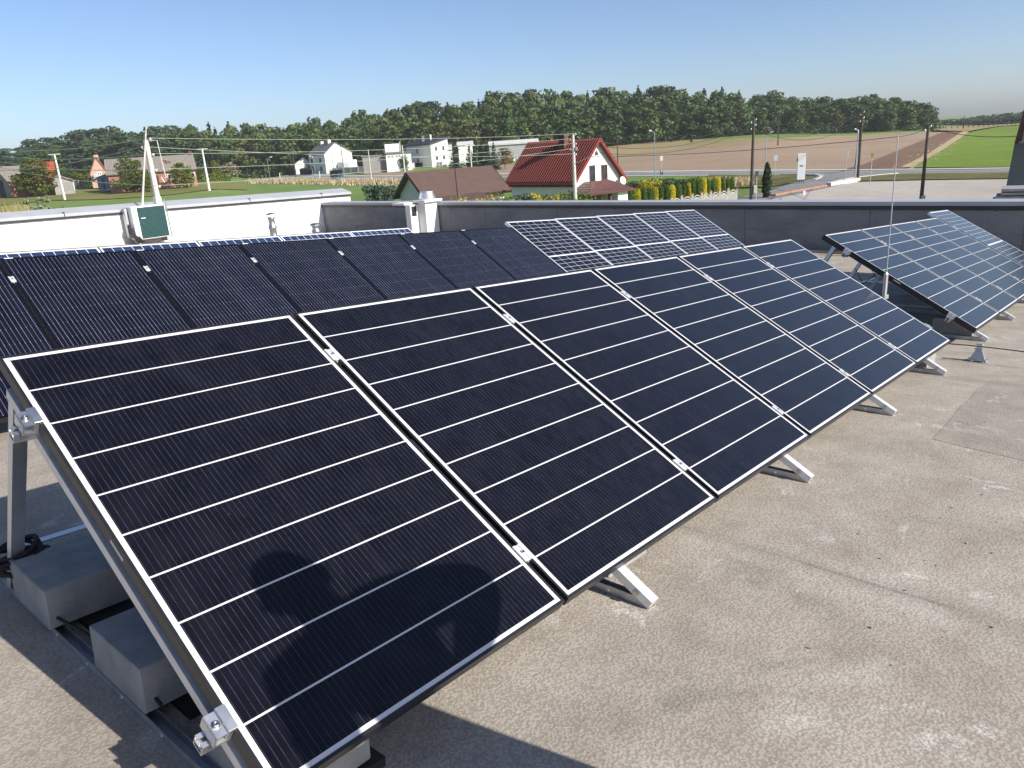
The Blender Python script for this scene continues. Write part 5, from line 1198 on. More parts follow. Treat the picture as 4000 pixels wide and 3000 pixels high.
def forest():
    g = random.Random(5); cnt = 0
    for k in range(5):
        step = (74, 78, 84, 78, 68)[k]; px = -230 + g.uniform(0, 40) + 17 * k
        while px < 3655:
            if px > 3560 and k > 2: px += step; continue
            r = float(np.interp(px, *FR)) * (1 + .05 * k + g.uniform(-.012, .012)); top = float(np.interp(px, TXs, TYs))
            d = ray(px, top); p = CAM + d * r; z = zg(p[0], p[1]); H = p[2] - z
            f = (g.uniform(.70, .92), g.uniform(.78, .98), g.uniform(.86, 1.02), g.uniform(.95, 1.08), g.uniform(1.02, 1.13))[k]
            u = g.random()
            if px < 640: kind = 'pine' if u < .62 else ('oak' if u < .9 else 'birch')
            elif px < 1500: kind = 'oak' if u < .42 else ('beech' if u < .76 else ('birch' if u < .90 else 'spruce'))
            elif px < 3050: kind = ('spruce' if u < .45 else 'pine' if u < .6 else 'oak') if k == 4 else ('oak' if u < .56 else ('beech' if u < .88 else 'birch'))
            else: kind = 'oak' if u < .62 else ('beech' if u < .85 else ('birch' if u < .93 else 'spruce'))
            h = max(6.0, H * f)
            if kind == 'spruce': h *= .97
            if kind == 'birch': h *= .93
            w = (1.0 if kind not in ('spruce', 'birch') else 1.05) * min(1.5, max(.9, 18.5 / h)) * g.uniform(.9, 1.2) * (1.25 if kind == 'spruce' else 1)
            tree(kind, (p[0], p[1], z - .3), h, FLAB[kind], {'oak': 'dark broadleaf trees of the wood', 'beech': 'olive broadleaf trees of the wood', 'birch': 'birches in the wood', 'pine': 'pines behind the barns', 'spruce': 'spruces of the wood'}[kind], cnt, w); cnt += 1
            px += step * g.uniform(.75, 1.25)
forest()
def understory():
    """low bushes along the foot of the wood, one mass"""
    g = random.Random(8); bl = []
    for k in range(120):
        px = g.uniform(-250, 3650); r = float(np.interp(px, *FR)) * (.985 + g.random() * .06); p = CAM + ray(px, 600) * r; h = g.uniform(1.0, 2.6); bl.append((p[0], p[1], zg(p[0], p[1]) + h * .5, h * 1.3, h * 1.3, h * .75))
    o = bpy.data.objects.new('undergrowth', leaf_mesh('undergrowth', bl, 5000, .55, MAT['oak'], 5)); COL.objects.link(o); tag(o, 'low undergrowth along the foot of the wood', kind='stuff')
understory()
def far_wood(name, cols, r, seed, label):
    g = random.Random(seed); bl = []
    for px, top, base in cols:
        for k in range(7):
            x = px + g.uniform(-20, 20); rr_ = r * (1 + .03 * k); p = CAM + ray(x, top) * rr_; zb = (CAM + ray(x, base) * rr_)[2]; H = (p[2] - zb) * g.uniform(.8, 1.02)
            for j in range(5): q = g.random(); bl.append((p[0] + g.uniform(-4, 4), p[1] + g.uniform(-4, 4), zb + H * (.12 + .78 * q), 3.6, 3.6, H * .14))
    o = bpy.data.objects.new(name, leaf_mesh(name, bl, 16000, 1.0, MAT['far'], seed)); COL.objects.link(o); tag(o, label, kind='stuff')
far_wood('forest', [(x, float(np.interp(x, [3600, 3760, 3850, 3950, 4060, 4500], [470, 458, 449, 440, 430, 400])), float(np.interp(x, [3600, 3950, 4500], [515, 497, 480]))) for x in range(3590, 4500, 22)], 560, 3, 'hazy distant forest beyond the green field at the right')
far_wood('forest', [(x, 600 + (x + 300) * .02, 690) for x in range(-300, 150, 26)], 520, 4, 'hazy distant forest at the far left behind the barns')

# separate trees and bushes near the houses
def tree_px(kind, base, top, label, seed=0, wide=1.0, dr=1.0, **kw):
    p = gp(*base); p = CAM + (p - CAM) * dr; r = math.hypot(p[0], p[1]); z = zg(p[0], p[1]); h = (CAM + ray(base[0], top) * r)[2] - z
    return tree(kind, (p[0], p[1], z - .1), h, label, None, seed, wide, **kw)
tree_px('maple', r1(340, 785), 613, 'round yellow green tree in front of the old barn at the left', 0, 1.4, .92)
tree_px('walnut', r1(1150, 775), 612, 'broad dark leafy tree in front of the long brick barn left of the pole', 0, 1.2, .97)
tree_px('walnut', r1(1275, 772), 665, 'smaller leafy tree beside the concrete pole in front of the barn', 1, 1.0, .98)
tree_px('walnut', r1(1590, 735), 632, 'leafy fruit tree in front of the right half of the brick barn', 1, 1.25, .97)
tree_px('oak', r1(1480, 735), 622, 'reddish leaved tree touching the barn roof', 2, 1.1, .985, crown_mat='redleaf')
tree_px('walnut', r1(520, 745), 704, 'small bright leafy sapling at the shed door', 1, .9, .96, crown_mat='boxw')
tree_px('oak', r1(570, 700), 660, 'rounded dark shrub tree behind the plank shed', 1, 1.9, 1.0)
tree_px('oak', r1(640, 700), 655, 'taller dark shrub tree right of the rounded one behind the shed', 3, 1.7, 1.02)
tree_px('willow' if 'willow' in TREES else 'oak', r1(690, 715), 672, 'drooping yellow green bush in the farm garden', 2, 2.2, .98, crown_mat='willow')
tree_px('beech', r1(780, 712), 645, 'grey green orchard tree left of the old brick house', 1, 2.0, .99)
tree_px('oak', r1(1870, 660), 624, 'feathery golden willow beside the low hedge', 1, 1.15, 1.0, crown_mat='willow')
tree_px('oak', r1(2000, 655), 630, 'pale flowering bush right of the golden willow', 3, 1.9, 1.0, crown_mat='blossom', cat='bush')
tree_px('walnut', r1(1725, 680), 647, 'dark bush at the right gable of the brick barn', 0, 1.2, 1.0, cat='bush')
tree_px('oak', r1(2145, 600), 610, 'small dark tree standing alone by the farm lane', 0, 1.0, 1.0)
tree_px('spruce', r2(1725, 770), 563, 'conical spruce in front of the tall white box house', 0, 1.5, .93)
for i, (x, t, d) in enumerate([(1850, 580, 1.02), (1905, 560, 1.04), (1960, 545, 1.0), (2010, 565, 1.06), (2060, 560, 1.01)]):
    tree_px('spruce', r2(x, 735), r2(x, t)[1], ['dark garden spruce behind the white posts, first from the box house', 'dark garden spruce behind the white posts, second from the box house', 'tallest dark garden spruce behind the white posts', 'dark garden spruce left of the rusty tree', 'dark garden spruce touching the rusty tree'][i], i, 1.4, d * .80)
tree_px('birch', r2(2150, 735), r2(0, 605)[1], 'rusty brown round tree behind the white fence posts', 1, 2.2, .8, crown_mat='rust')
tree_px('beech', r2(800, 760), r2(0, 590)[1], 'yellowing tree behind the two storey white house', 2, 1.3, 1.06, crown_mat='birch')
tree_px('oak', r2(865, 760), r2(0, 640)[1], 'dark tree right of the blank white gable', 3, 1.2, 1.07)
for i, x in enumerate((1345, 1475, 1595, 1770)): tree_px('spruce', r3(x, 566), r3(0, 500)[1], 'young spruce in front of the wood edge, %s from the red house' % ['first', 'second', 'third', 'fourth'][i], i, 1.3, .985)

def hedge_mass(name, pts_px, h, w, mat, per, size, label, cat, dr=1.0, seed=1, kind=None):
    """clipped or loose hedge following ground pixels"""
    P = [CAM + (gp(*p) - CAM) * dr for p in pts_px]; bl = []; g = random.Random(seed)
    for a, b in zip(P[:-1], P[1:]):
        L = math.hypot(b[0] - a[0], b[1] - a[1]); n = max(1, int(L / (w * .55)))
        for k in range(n):
            q = a + (b - a) * (k + g.random()) / n; hh = h * g.uniform(.88, 1.08); z = zg(q[0], q[1])
            for zz in (.25, .62, .9): bl.append((q[0] + g.uniform(-.1, .1) * w, q[1] + g.uniform(-.1, .1) * w, z + hh * zz * .92, w * .6, w * .6, hh * .26))
    o = bpy.data.objects.new(name, leaf_mesh(name, bl, per, size, MAT[mat], seed)); COL.objects.link(o); tag(o, label, cat)
    if kind: o['kind'] = kind
hedge_mass('hedge', [r2(1100, 770), r2(1180, 768), r2(1285, 765)], 4.2, 2.2, 'oak', 2600, .42, 'tall dark clipped hedge in front of the low white hall', 'hedge', .86, 2)
hedge_mass('hedge', [r2(890, 780), r2(985, 776)], 3.6, 2.2, 'oak', 1200, .42, 'lower dark hedge between the white house and the utility pole', 'hedge', 1.02, 3)
hedge_mass('hedge', [r1(1745, 686), r1(1985, 680)], 1.9, 1.2, 'walnut', 1200, .3, 'low trimmed green hedge right of the brick barn', 'hedge', 1.0, 4)
hedge_mass('hedge', [r2(960, 1090), r2(1180, 1075)], 2.2, 1.6, 'juniper', 1200, .2, 'dark rough hedge left of the cream outbuilding', 'hedge', 1.0, 5)

def grass_strip(name, a_px, b_px, n, h, mat, seed, label, width=1.6, wob=0.3):
    g = random.Random(seed); a, b_ = gp(*a_px), gp(*b_px); d = np.array([-(b_[1] - a[1]), b_[0] - a[0]]); d = d / np.linalg.norm(d); mb = MB()
    for k in range(n):
        t = g.random(); off = g.gauss(0, width * .5); p = a + (b_ - a) * t; x, y = p[0] + d[0] * off, p[1] + d[1] * off; z = zg(x, y)
        hh = h * g.uniform(.5, 1.1) * (.7 + .3 * math.sin(t * 60 + seed)); w = g.uniform(.05, .13) * (1 + h * .25); an = g.uniform(0, 3.14); lx, ly = g.uniform(-wob, wob) * hh, g.uniform(-wob, wob) * hh
        c, s = math.cos(an) * w, math.sin(an) * w; mb.add([(x - c, y - s, z - .05), (x + c, y + s, z - .05), (x + lx, y + ly, z + hh)], [(0, 1, 2)])
    o = mb.build(name, MAT[mat]); tag(o, label, kind='stuff')
grass_strip('dry_grass', r2(-20, 918), r2(640, 925), 7000, 1.5, 'straw', 1, 'tall dry straw coloured grass along the road ditch', 2.2)
grass_strip('dry_grass', r2(735, 925), r2(1270, 930), 5600, 1.5, 'straw', 2, 'tall dry straw coloured grass in front of the bus shelter field', 2.2)
grass_strip('dry_grass', r4(-10, 790), r4(230, 785), 2200, 1.2, 'straw', 3, 'dry tufts of grass behind the clipped hedge', 2.0)
grass_strip('dry_grass', r4(1340, 668), r4(1530, 590), 2600, .35, 'straw', 4, 'pale dry grass along the edge of the green field', 2.4)
grass_strip('dry_grass', r4(1530, 590), r4(1800, 406), 4000, .5, 'straw', 5, 'pale dry grass strip between dark soil and green field', 3.0)
def corn():
    g = random.Random(4); mb = MB()
    for k in range(2600):
        px = g.uniform(-160, 95); r = g.uniform(92, 112); p = CAM + ray(px, 760) * r; z = zg(p[0], p[1]); hh = g.uniform(2.0, 3.9); lx, ly = g.uniform(-.5, .5), g.uniform(-.5, .5); w = g.uniform(.06, .14)
        an = g.uniform(0, 3.14); z0 = z + g.uniform(0, 1.4); c, s = math.cos(an) * w, math.sin(an) * w
        mb.add([(p[0] - c, p[1] - s, z0), (p[0] + c, p[1] + s, z0), (p[0] + lx, p[1] + ly, z + hh)], [(0, 1, 2)])
    o = mb.build('dry_corn', MAT['corn']); tag(o, 'patch of tall dry yellow corn at the left edge behind the white wall', kind='stuff')
corn()
def pale_bush():
    p = CAM + ray(150, 800) * 98; z = zg(p[0], p[1]); g = random.Random(2); r = empty('bush', (p[0], p[1], z), 'silvery green bush beside the dry corn behind the white wall', 'bush')
    bl = []
    for k in range(34): bl.append((g.gauss(0, 1.25), g.gauss(0, 1.0), g.uniform(.5, 3.3) - abs(g.gauss(0, .3)), .55, .55, .5))
    bl += [(-1.2, 0, 4.0, .25, .25, .4), (.9, .2, 4.1, .25, .25, .45), (.2, 0, 3.9, .3, .3, .4)]
    o = bpy.data.objects.new('crown', leaf_mesh('crown', bl, 5200, .19, MAT['bush_pale'], 6)); COL.objects.link(o); o.parent = r
    b = MB(); [b.tube([(0, 0, -.2), (g.uniform(-1, 1), g.uniform(-1, 1), 2.8)], .03, 5) for _ in range(6)]; b.build('trunk', MAT['bark'], r)
pale_bush()

# garden in front of the red house: clipped columns, shrubs, arched fence
def col_shape(seed, rx=.5, h=1.0):
    g = random.Random(seed); L = []
    for k in range(8):
        t = k / 7; L.append((g.uniform(-.02, .02), g.uniform(-.02, .02), h * (.06 + .82 * t), rx * (1 if t < .9 else .8), rx * (1 if t < .9 else .8), h * .12))
    return L
THU = [leaf_mesh('foliage', col_shape(s), 2600, .045, MAT['thuja'], 200 + s, (.88, 1.03), .1) for s in range(3)]
GOLD = [leaf_mesh('foliage', col_shape(s), 2600, .045, MAT['gold'], 210 + s, (.88, 1.03), .1) for s in range(2)]
hx = [(1182, 0), (1245, 0), (1302, 1), (1362, 0), (1408, 0), (1460, 1), (1506, 0), (1555, 0), (1605, 1), (1662, 0), (1708, 0), (1748, 1), (1786, 0), (1834, 0), (1882, 1), (1918, 0), (1960, 0), (2002, 1), (2045, 0), (2085, 0), (2122, 2)]
htop = lambda x: float(np.interp(x, [1150, 1300, 1460, 1605, 1748, 1882, 2002, 2145], [975, 964, 952, 932, 911, 888, 870, 862]))
def thuja_row():
    NUM = ['first', 'second', 'third', 'fourth', 'fifth', 'sixth', 'seventh', 'eighth', 'ninth', 'tenth', 'eleventh', 'twelfth', 'thirteenth', 'fourteenth', 'fifteenth', 'sixteenth']
    ng = ny = 0
    for i, (x, y_) in enumerate(hx):
        pr = r3(x, 1000); r = float(np.interp(x, [1150, 2145], [77, 82])); p = CAM + ray(*pr) * r; z = zg(p[0], p[1]); top = (CAM + ray(*r3(x, htop(x))) * r)[2]; h = top - z
        w = (hx[min(i + 1, len(hx) - 1)][0] - hx[max(i - 1, 0)][0]) / (2 if 0 < i < len(hx) - 1 else 1) / 2.212 * r / F * 1.12
        if y_: lab = 'golden yellow clipped thuja, %s from the porch along the garden fence' % NUM[ny]; ny += 1
        else: lab = 'green clipped thuja column, %s from the porch along the garden fence' % NUM[ng]; ng += 1
        me = (GOLD if y_ else THU)[i % (2 if y_ else 3)]
        if y_ == 2: me = me.copy(); me.materials[0] = MAT['boxw']; lab = 'yellowish green clipped thuja at the far end of the row'
        o = bpy.data.objects.new('thuja', me); COL.objects.link(o); o.matrix_world = Matrix.Translation((p[0], p[1], z)) @ Matrix.Rotation(i * 1.3, 4, 'Z') @ Matrix.Diagonal((w, w, h, 1)); tag(o, lab, 'thuja', 'clipped thujas along the garden fence')
thuja_row()
def shrub(px, top, r, w, mat, label, flat=.5, seed=0):
    p = CAM + ray(*px) * r; z = zg(p[0], p[1]); h = ((CAM + ray(px[0], top) * r)[2] - z) * 1.0; w *= 1.12; g = random.Random(seed)
    bl = [(g.uniform(-.5, .5) * w * .6, g.uniform(-.5, .5) * w * .6, h * g.uniform(.35, .86), w * .34, w * .34, h * .2) for _ in range(12)] + [(0, 0, h * .45, w * .45, w * .45, h * .42)]
    o = bpy.data.objects.new('shrub', leaf_mesh('shrub', bl, 1500, .085, MAT[mat], seed + 300)); COL.objects.link(o); o.matrix_world = Matrix.Translation((p[0], p[1], z)); tag(o, label, 'shrub', 'garden shrubs at the red roofed house')
for i, (x, top, w, mt, lb) in enumerate([(85, 1012, 2.6, 'boxw', 'bright green round shrub below the left end of the red roof'), (180, 1035, 1.7, 'juniper', 'small dark shrub between the green and yellow shrubs'), (262, 1014, 1.5, 'gold', 'yellow shrub next to the small dark one below the red eaves'),
        (330, 1008, 1.8, 'juniper', 'bluish juniper between two yellow shrubs'), (405, 1005, 1.8, 'gold', 'yellow leaning shrub right of the bluish juniper'), (470, 1022, 1.7, 'juniper', 'low dark shrub in the middle below the red eaves'), (570, 1010, 2.6, 'gold', 'widest yellow shrub below the red eaves'),
        (690, 1000, 2.6, 'boxw', 'yellow green shrub left of the utility pole'), (790, 986, 2.7, 'boxw', 'tall green clipped shrub beside the porch post')]):
    shrub(r3(x, 1060), r3(x, top)[1], 64, w, mt, lb, seed=i)
for i, (x, top, mt, lb) in enumerate([(1820, 1038, 'gold', 'yellow shrub in front of the brown outbuilding'), (1940, 1034, 'gold', 'second yellow shrub in front of the brown outbuilding')]):
    shrub(r2(x, 1072), r2(x, top)[1], 52, 2.2, mt, lb, seed=i + 20)
for i, (x, top, w, mt, lb) in enumerate([(1285, 900, 2.4, 'juniper', 'bluish shrub at the corner of the white gable'), (1345, 880, 2.6, 'gold', 'golden bush in the back row of the garden'), (1420, 876, 2.6, 'gold', 'second golden bush in the back row of the garden'), (1510, 876, 3.0, 'juniper', 'dark juniper in the back row of the garden'),
        (1590, 872, 2.4, 'thuja', 'green bush between the two dark junipers'), (1670, 874, 3.0, 'juniper', 'second dark juniper in the back row of the garden'), (1760, 872, 2.4, 'thuja', 'green bush behind the middle of the thuja row'), (1840, 868, 2.4, 'thuja', 'green bush behind the far half of the thuja row'), (1925, 862, 2.6, 'gold', 'yellow tinged bush behind the far thujas')]):
    shrub(r3(x, 950), r3(x, top)[1], 90, w, mt, lb, seed=i + 40)
def garden_fence():
    xs = [1400, 1510, 1600, 1688, 1778, 1860, 1938, 2014, 2088, 2165]; P = []
    for x in xs: q = CAM + ray(*r3(x, 1050)) * float(np.interp(x, [1400, 1510, 2165], [64.5, 66, 75.5])); P.append(np.array([q[0], q[1], zg(q[0], q[1])]))
    r = empty('garden_fence', P[0], 'pale concrete garden fence with arched lattice panels along the thujas', 'fence'); o = Vector(P[0])
    for i, p in enumerate(P):
        b = MB(); q = Vector(p) - o; b.box(q.x - .10, q.x + .10, q.y - .10, q.y + .10, -.3, 1.68); po = b.build('post', MAT['fence_conc'], r); b = MB(); b.lathe([(.13, 1.681), (.11, 1.74), (.03, 1.79)], (q.x, q.y, 0), 8); b.build('cap', MAT['terracotta'], po)
    for a, c in zip(P[:-1], P[1:]):
        a = Vector(a) - o; c = Vector(c) - o; d = (c - a); L = d.length; ang = math.atan2(d.y, d.x); m = Matrix.Translation(a) @ Matrix.Rotation(ang, 4, 'Z'); b = MB(); N_ = 14
        b.box(.12, L - .12, -.04, .04, -.2, .62); arch = lambda t: 1.28 + .30 * math.sin(math.pi * t)
        for k in range(N_):
            t0, t1 = k / N_, (k + 1) / N_; x0, x1 = .12 + (L - .24) * t0, .12 + (L - .24) * t1
            for dz in (0, -.2): b.add([(x0, -.03, arch(t0) + dz - .07), (x1, -.03, arch(t1) + dz - .07), (x1, .03, arch(t1) + dz - .07), (x0, .03, arch(t0) + dz - .07), (x0, -.03, arch(t0) + dz), (x1, -.03, arch(t1) + dz), (x1, .03, arch(t1) + dz), (x0, .03, arch(t0) + dz)], [(0, 3, 2, 1), (4, 5, 6, 7), (0, 1, 5, 4), (2, 3, 7, 6)])
            if k % 1 == 0: xm = (x0 + x1) / 2; b.box(xm - .022, xm + .022, -.02, .02, .62, arch((t0 + t1) / 2) - .25)
        b.build('panel', MAT['fence_conc'], r, m=m)
garden_fence()
def cypress():
    p = gp(*r4(355, 878)); r = math.hypot(p[0], p[1]); h = (CAM + ray(*r4(350, 622)) * r)[2] - p[2]; e = empty('cypress_tree', p, 'slim dark columnar cypress beside the side road', 'tree')
    g = random.Random(3); bl = [(g.uniform(-.08, .08), g.uniform(-.08, .08), h * (k + .5) / 16, .42 * math.sin(math.pi * (.12 + .84 * (k + .5) / 16)) ** .6, .42 * math.sin(math.pi * (.12 + .84 * (k + .5) / 16)) ** .6, h * .055) for k in range(16)]
    o = bpy.data.objects.new('crown', leaf_mesh('crown', bl, 2600, .13, MAT['cypress'], 9, (.8, 1.06), .6)); COL.objects.link(o); o.parent = e
    b = MB(); b.tube([(0, 0, -.2), (0, 0, h * .6)], .07, 6); b.build('trunk', MAT['bark'], e)
cypress()
# ------------------------------------------------------------------ poles, wires, lamps, signs, fences
def pole_at(top_px, r, base_x=None):
    p = CAM + ray(*top_px) * r; z = zg(p[0], p[1]); return np.array([p[0], p[1], z]), p[2] - z
def pole(name, top_px, r, mat, label, rad=.13, cross=None, cat='utility pole', lean=(0, 0), group='utility poles'):
    p, h = pole_at(top_px, r); e = empty(name, p, label, cat, group); b = MB(); b.tube([(0, 0, -.3), (lean[0] * .5, lean[1] * .5, h * .5), (lean[0], lean[1], h)], [rad * 1.25, rad, rad * .72], 8); b.build('shaft', MAT[mat], e)
    ins = []
    for k, (dz, side) in enumerate(cross or []):
        x = side * .22; c = MB(); c.box(min(0, x), max(0, x), -.03, .03, h - dz - .03, h - dz + .03); c.build('bracket', MAT['galv'], e)
        c = MB(); c.lathe([(.045, h - dz + .03), (.055, h - dz + .08), (.03, h - dz + .14)], (x, 0, 0), 7); c.build('insulator', MAT['insul'], e); ins.append(np.array([p[0] + x, p[1], p[2] + h - dz + .12]))
    return p, h, ins
def wire(a, b, sag, mat, label, group, r=.011):
    a, b = np.array(a), np.array(b); pts = []
    for k in range(17): t = k / 16; q = a + (b - a) * t; q[2] -= sag * 4 * t * (1 - t); pts.append(q)
    m = MB(); m.tube(pts, r, 4, False); tag(m.build('overhead_wire', MAT[mat]), label, 'wire', group)

p1, h1, i1 = pole('concrete_pole', r1(1258, 325), 41, 'pole_conc', 'thick concrete utility pole with insulators behind the white wall', .17, [(.05, 1), (.75, 1), (1.45, 1), (2.2, 1), (.4, -1)], )
c = MB(); c.tube([p1 + [.2, 0, h1 - .05], p1 + [.52, 0, h1 - .05], p1 + [.56, 0, h1 - 1.0], p1 + [.6, 0, h1 - 1.75], p1 + [.5, 0, h1 - 1.95], p1 + [.38, 0, h1 - 1.7]], .022, 6); tag(c.build('cable_loop', MAT['insul']), 'pale cable loop hanging at the top of the concrete pole', 'cable')
p2, h2, i2 = pole('concrete_pole', r3(747, 496), 63, 'pole_conc', 'concrete utility pole with a street lamp arm in front of the red roof', .15, [(.08, 1), (.45, -1), (.8, 1), (1.2, -1), (1.6, 1)])
lm = empty('street_lamp', p2 + [0, 0, h2 - 1.9], 'street lamp arm bolted to the pole in front of the red roof', 'street lamp'); b = MB(); b.tube([(0, -.1, -.35), (1.1, -.1, .05), (1.55, -.1, .12)], .03, 6); b.build('arm', MAT['galv'], lm); b = MB(); b.cbox(1.5, 2.15, -.2, .0, .06, .2, .03); b.build('lamp_head', MAT['pale'], lm)
b = MB(); b.cbox(p2[0] + .14, p2[0] + .32, p2[1] - .2, p2[1] - .05, p2[2] + h2 - 1.25, p2[2] + h2 - .95, .02); tag(b.build('meter_box', MAT['galv']), 'small grey box on the pole before the red roof', 'box')
p3, h3, i3 = pole('wooden_pole', r4(266, 308), 78, 'wood_pole', 'dark wooden utility pole beside the cypress with a box at its foot', .15, [(.05, 1), (.3, -1), (.55, 1), (.9, -1)])
b = MB(); b.cbox(p3[0] + .12, p3[0] + .46, p3[1] - .25, p3[1], p3[2] + .9, p3[2] + 1.65, .03); tag(b.build('junction_cabinet', MAT['fence_conc']), 'beige cabinet fixed low on the dark wooden pole', 'cabinet')
p4, h4, i4 = pole('wooden_pole', r4(1050, 252), 103, 'wood_pole', 'twin legged wooden utility pole beside the road, in front of the ploughed field', .14, [(.05, 1), (.35, -1), (.7, 1), (1.1, -1)])
q4 = gp(*r4(995, 668)); b = MB(); b.tube([q4 + [0, 0, -.2], p4 + [-.1, 0, h4 - .3]], [.14, .11], 7); tag(b.build('pole_strut', MAT['wood_pole']), 'leaning strut of the twin legged wooden pole', 'pole strut')
p5, h5, i5 = pole('wooden_pole', r4(1524, 352), 72, 'wood_pole', 'dark wooden pole standing on the concrete yard at the right', .13, [(.1, 1), (.4, -1)])
b = MB(); b.cbox(p5[0] - .1, p5[0] + .24, p5[1] - .18, p5[1] + .18, p5[2] - .1, p5[2] + .75, .03); tag(b.build('pole_footing', MAT['kerb']), 'pale concrete footing at the base of the yard pole', 'footing')
for i, (a, r_, rad, mt, lab) in enumerate([(r1(468, 445), 180, .2, 'pale', 'white pole with a short crossbar left of the farm garden'), (r1(1745, 400), 175, .22, 'pale', 'white pole with a short crossbar right of the brick barn'), (r2(968, 628), 185, .13, 'pole_conc', 'pale pole behind the white panels near the bus shelter'), (r2(1848, 590), 178, .14, 'pole_conc', 'pale pole in the brown field in front of the white posts'),
        (r2(312, 630), 235, .16, 'wood_pole', 'dark leaning pole at the white garage'), (r2(1262, 590), 225, .2, 'pole_conc', 'tall pole at the hall tower'), (r2(728, 572), 262, .16, 'wood_pole', 'pole behind the blank white gable'), (r3(1130, 518), 165, .11, 'wood_pole', 'dark pole right of the red roof at the field'), (r4(448, 292), 215, .15, 'wood_pole', 'distant dark pole at the top of the ploughed field'), (r4(1530, 240), 250, .17, 'wood_pole', 'distant leaning pole at the end of the wood'), (r4(1784, 285), 330, .17, 'wood_pole', 'far thin pole above the green field')]):
    p, h, ins = pole('utility_pole', a, r_, mt, lab, rad, None)
    if i < 2 or i in (3,): bb = MB(); bb.box(p[0] - 1.1, p[0] + 1.1, p[1] - .08, p[1] + .08, p[2] + h - .15, p[2] + h); tag(bb.build('crossbar', MAT['pale']), 'white crossbar on the %s' % ('pole left of the farm garden', 'pole right of the brick barn', '', 'pole in front of the white posts')[i], 'crossbar')
WL = ['top wire', 'second wire', 'third wire', 'fourth wire', 'fifth wire']
for k in range(5):
    a = i1[k]; ends = [r1(-60, y) for y in (412, 457, 503, 548, 590)]; e_ = CAM + ray(*ends[k]) * 62
    wire(a, e_, .25, 'wire', WL[k] + ' running left from the concrete pole', 'wires left of the concrete pole', .016)
    wire(a, i2[k], .22 + .03 * k, 'wire', WL[k] + ' running right from the concrete pole to the pole at the red roof', 'wires between the two concrete poles', .014)
for k in range(4):
    wire(i2[k], i3[k], .9 + .1 * k, 'dark_wire', WL[k] + ' between the red roof pole and the dark wooden pole', 'wires before the ploughed field', .016)
    wire(i3[k], i4[k], 1.1 + .15 * k, 'dark_wire', WL[k] + ' between the dark wooden pole and the twin legged pole', 'wires before the ploughed field', .02)
e0 = CAM + ray(*r3(1130, 688)) * 120; e1 = CAM + ray(*r4(1300, 432)) * 90
wire(e0, e1, .35, 'dark_wire', 'single dark cable crossing low in front of the ploughed field', 'single cables at the right', .03)
e2 = CAM + ray(*r4(2260, 305)) * 60; e3 = CAM + ray(*r4(2260, 326)) * 60; e4 = CAM + ray(*r4(2260, 418)) * 60
wire(i4[0], e2, .6, 'dark_wire', 'upper dark cable crossing the far green field', 'single cables at the right', .02); wire(i4[1], e3, .6, 'dark_wire', 'middle dark cable crossing the far green field', 'single cables at the right', .02); wire(i5[0] + [0, 0, -.2], e4, .35, 'dark_wire', 'lowest dark cable crossing the green field', 'single cables at the right', .022)
wire(e1, i5[1], .1, 'dark_wire', 'dark cable reaching the yard pole', 'single cables at the right', .022)

def lamp(top, base, head, r, label, side=1):
    p, h = pole_at(base, r); p, h = np.array(p), (CAM + ray(*top) * r)[2] - zg(p[0], p[1]); e = empty('street_lamp', p, label, 'street lamp', 'street lamps along the road'); dx = ((CAM + ray(*head) * r) - (CAM + ray(*top) * r)); b = MB()
    b.tube([(0, 0, -.2), (0, 0, h * .96), (dx[0] * .15, dx[1] * .15, h), (dx[0] * .55, dx[1] * .55, h + dx[2] * .6)], [.1, .075, .06, .05], 7); b.build('pole', MAT['galv'], e)
    b = MB(); b.tube([(dx[0] * .5, dx[1] * .5, h + dx[2] * .55), (dx[0], dx[1], h + dx[2])], [.09, .14], 6); b.build('lamp_head', MAT['pale'], e)
lamp(r3(1456, 478), r3(1455, 825), r3(1408, 464), 128, 'grey street lamp at the ploughed field right of the red house'); lamp(r4(361, 415), r4(350, 640), r4(412, 394), 112, 'street lamp with a slanted arm above the cypress'); lamp(r4(1024, 382), r4(1000, 670), r4(996, 377), 106, 'street lamp beside the twin legged pole')
lamp(r2(100, 702), r2(120, 870), r2(146, 690), 255, 'street lamp left of the white garage'); lamp(r2(488, 690), r2(515, 850), r2(455, 684), 232, 'street lamp in front of the two storey white house')

def sign(px_c, px_base, r, w, h, mat, label, post_r=.04, back=None, thick=.04, shape='box'):
    p = CAM + ray(*px_base) * r; p[2] = zg(p[0], p[1]); zc = (CAM + ray(*px_c) * r)[2] - p[2]; ang = math.atan2(p[1], p[0]) - math.pi / 2; e = empty('road_sign', zrot(p, ang), label, 'road sign')
    b = MB(); b.tube([(0, .04, -.2), (0, .04, zc + h * .45)], post_r, 6); b.build('post', MAT['galv'], e)
    b = MB()
    if shape == 'tri': b.prism([(-w / 2, 0, zc + h / 2), (w / 2, 0, zc + h / 2), (0, 0, zc - h / 2)], (0, -thick, 0), (0, 0, 0))
    else: b.cbox(-w / 2, w / 2, -thick, 0, zc - h / 2, zc + h / 2, .01)
    b.build('plate', MAT[mat], e); return e, zc
e, zc = sign(r3(1516, 705), r3(1513, 822), 127, .45, .7, 'white', 'white information sign above a dark plate at the ploughed field'); b = MB(); b.box(-.24, .24, -.05, 0, zc - 2.5, zc - 1.75); b.build('plate', MAT['dgrey'], e); b = MB(); b.box(-.06, .12, -.055, -.051, zc - 2.05, zc - 1.8); b.build('mark', MAT['white'], e)
sign(r4(434, 585), r4(418, 712), 118, .5, .72, 'white', 'white square sign left of the tall white pylon')
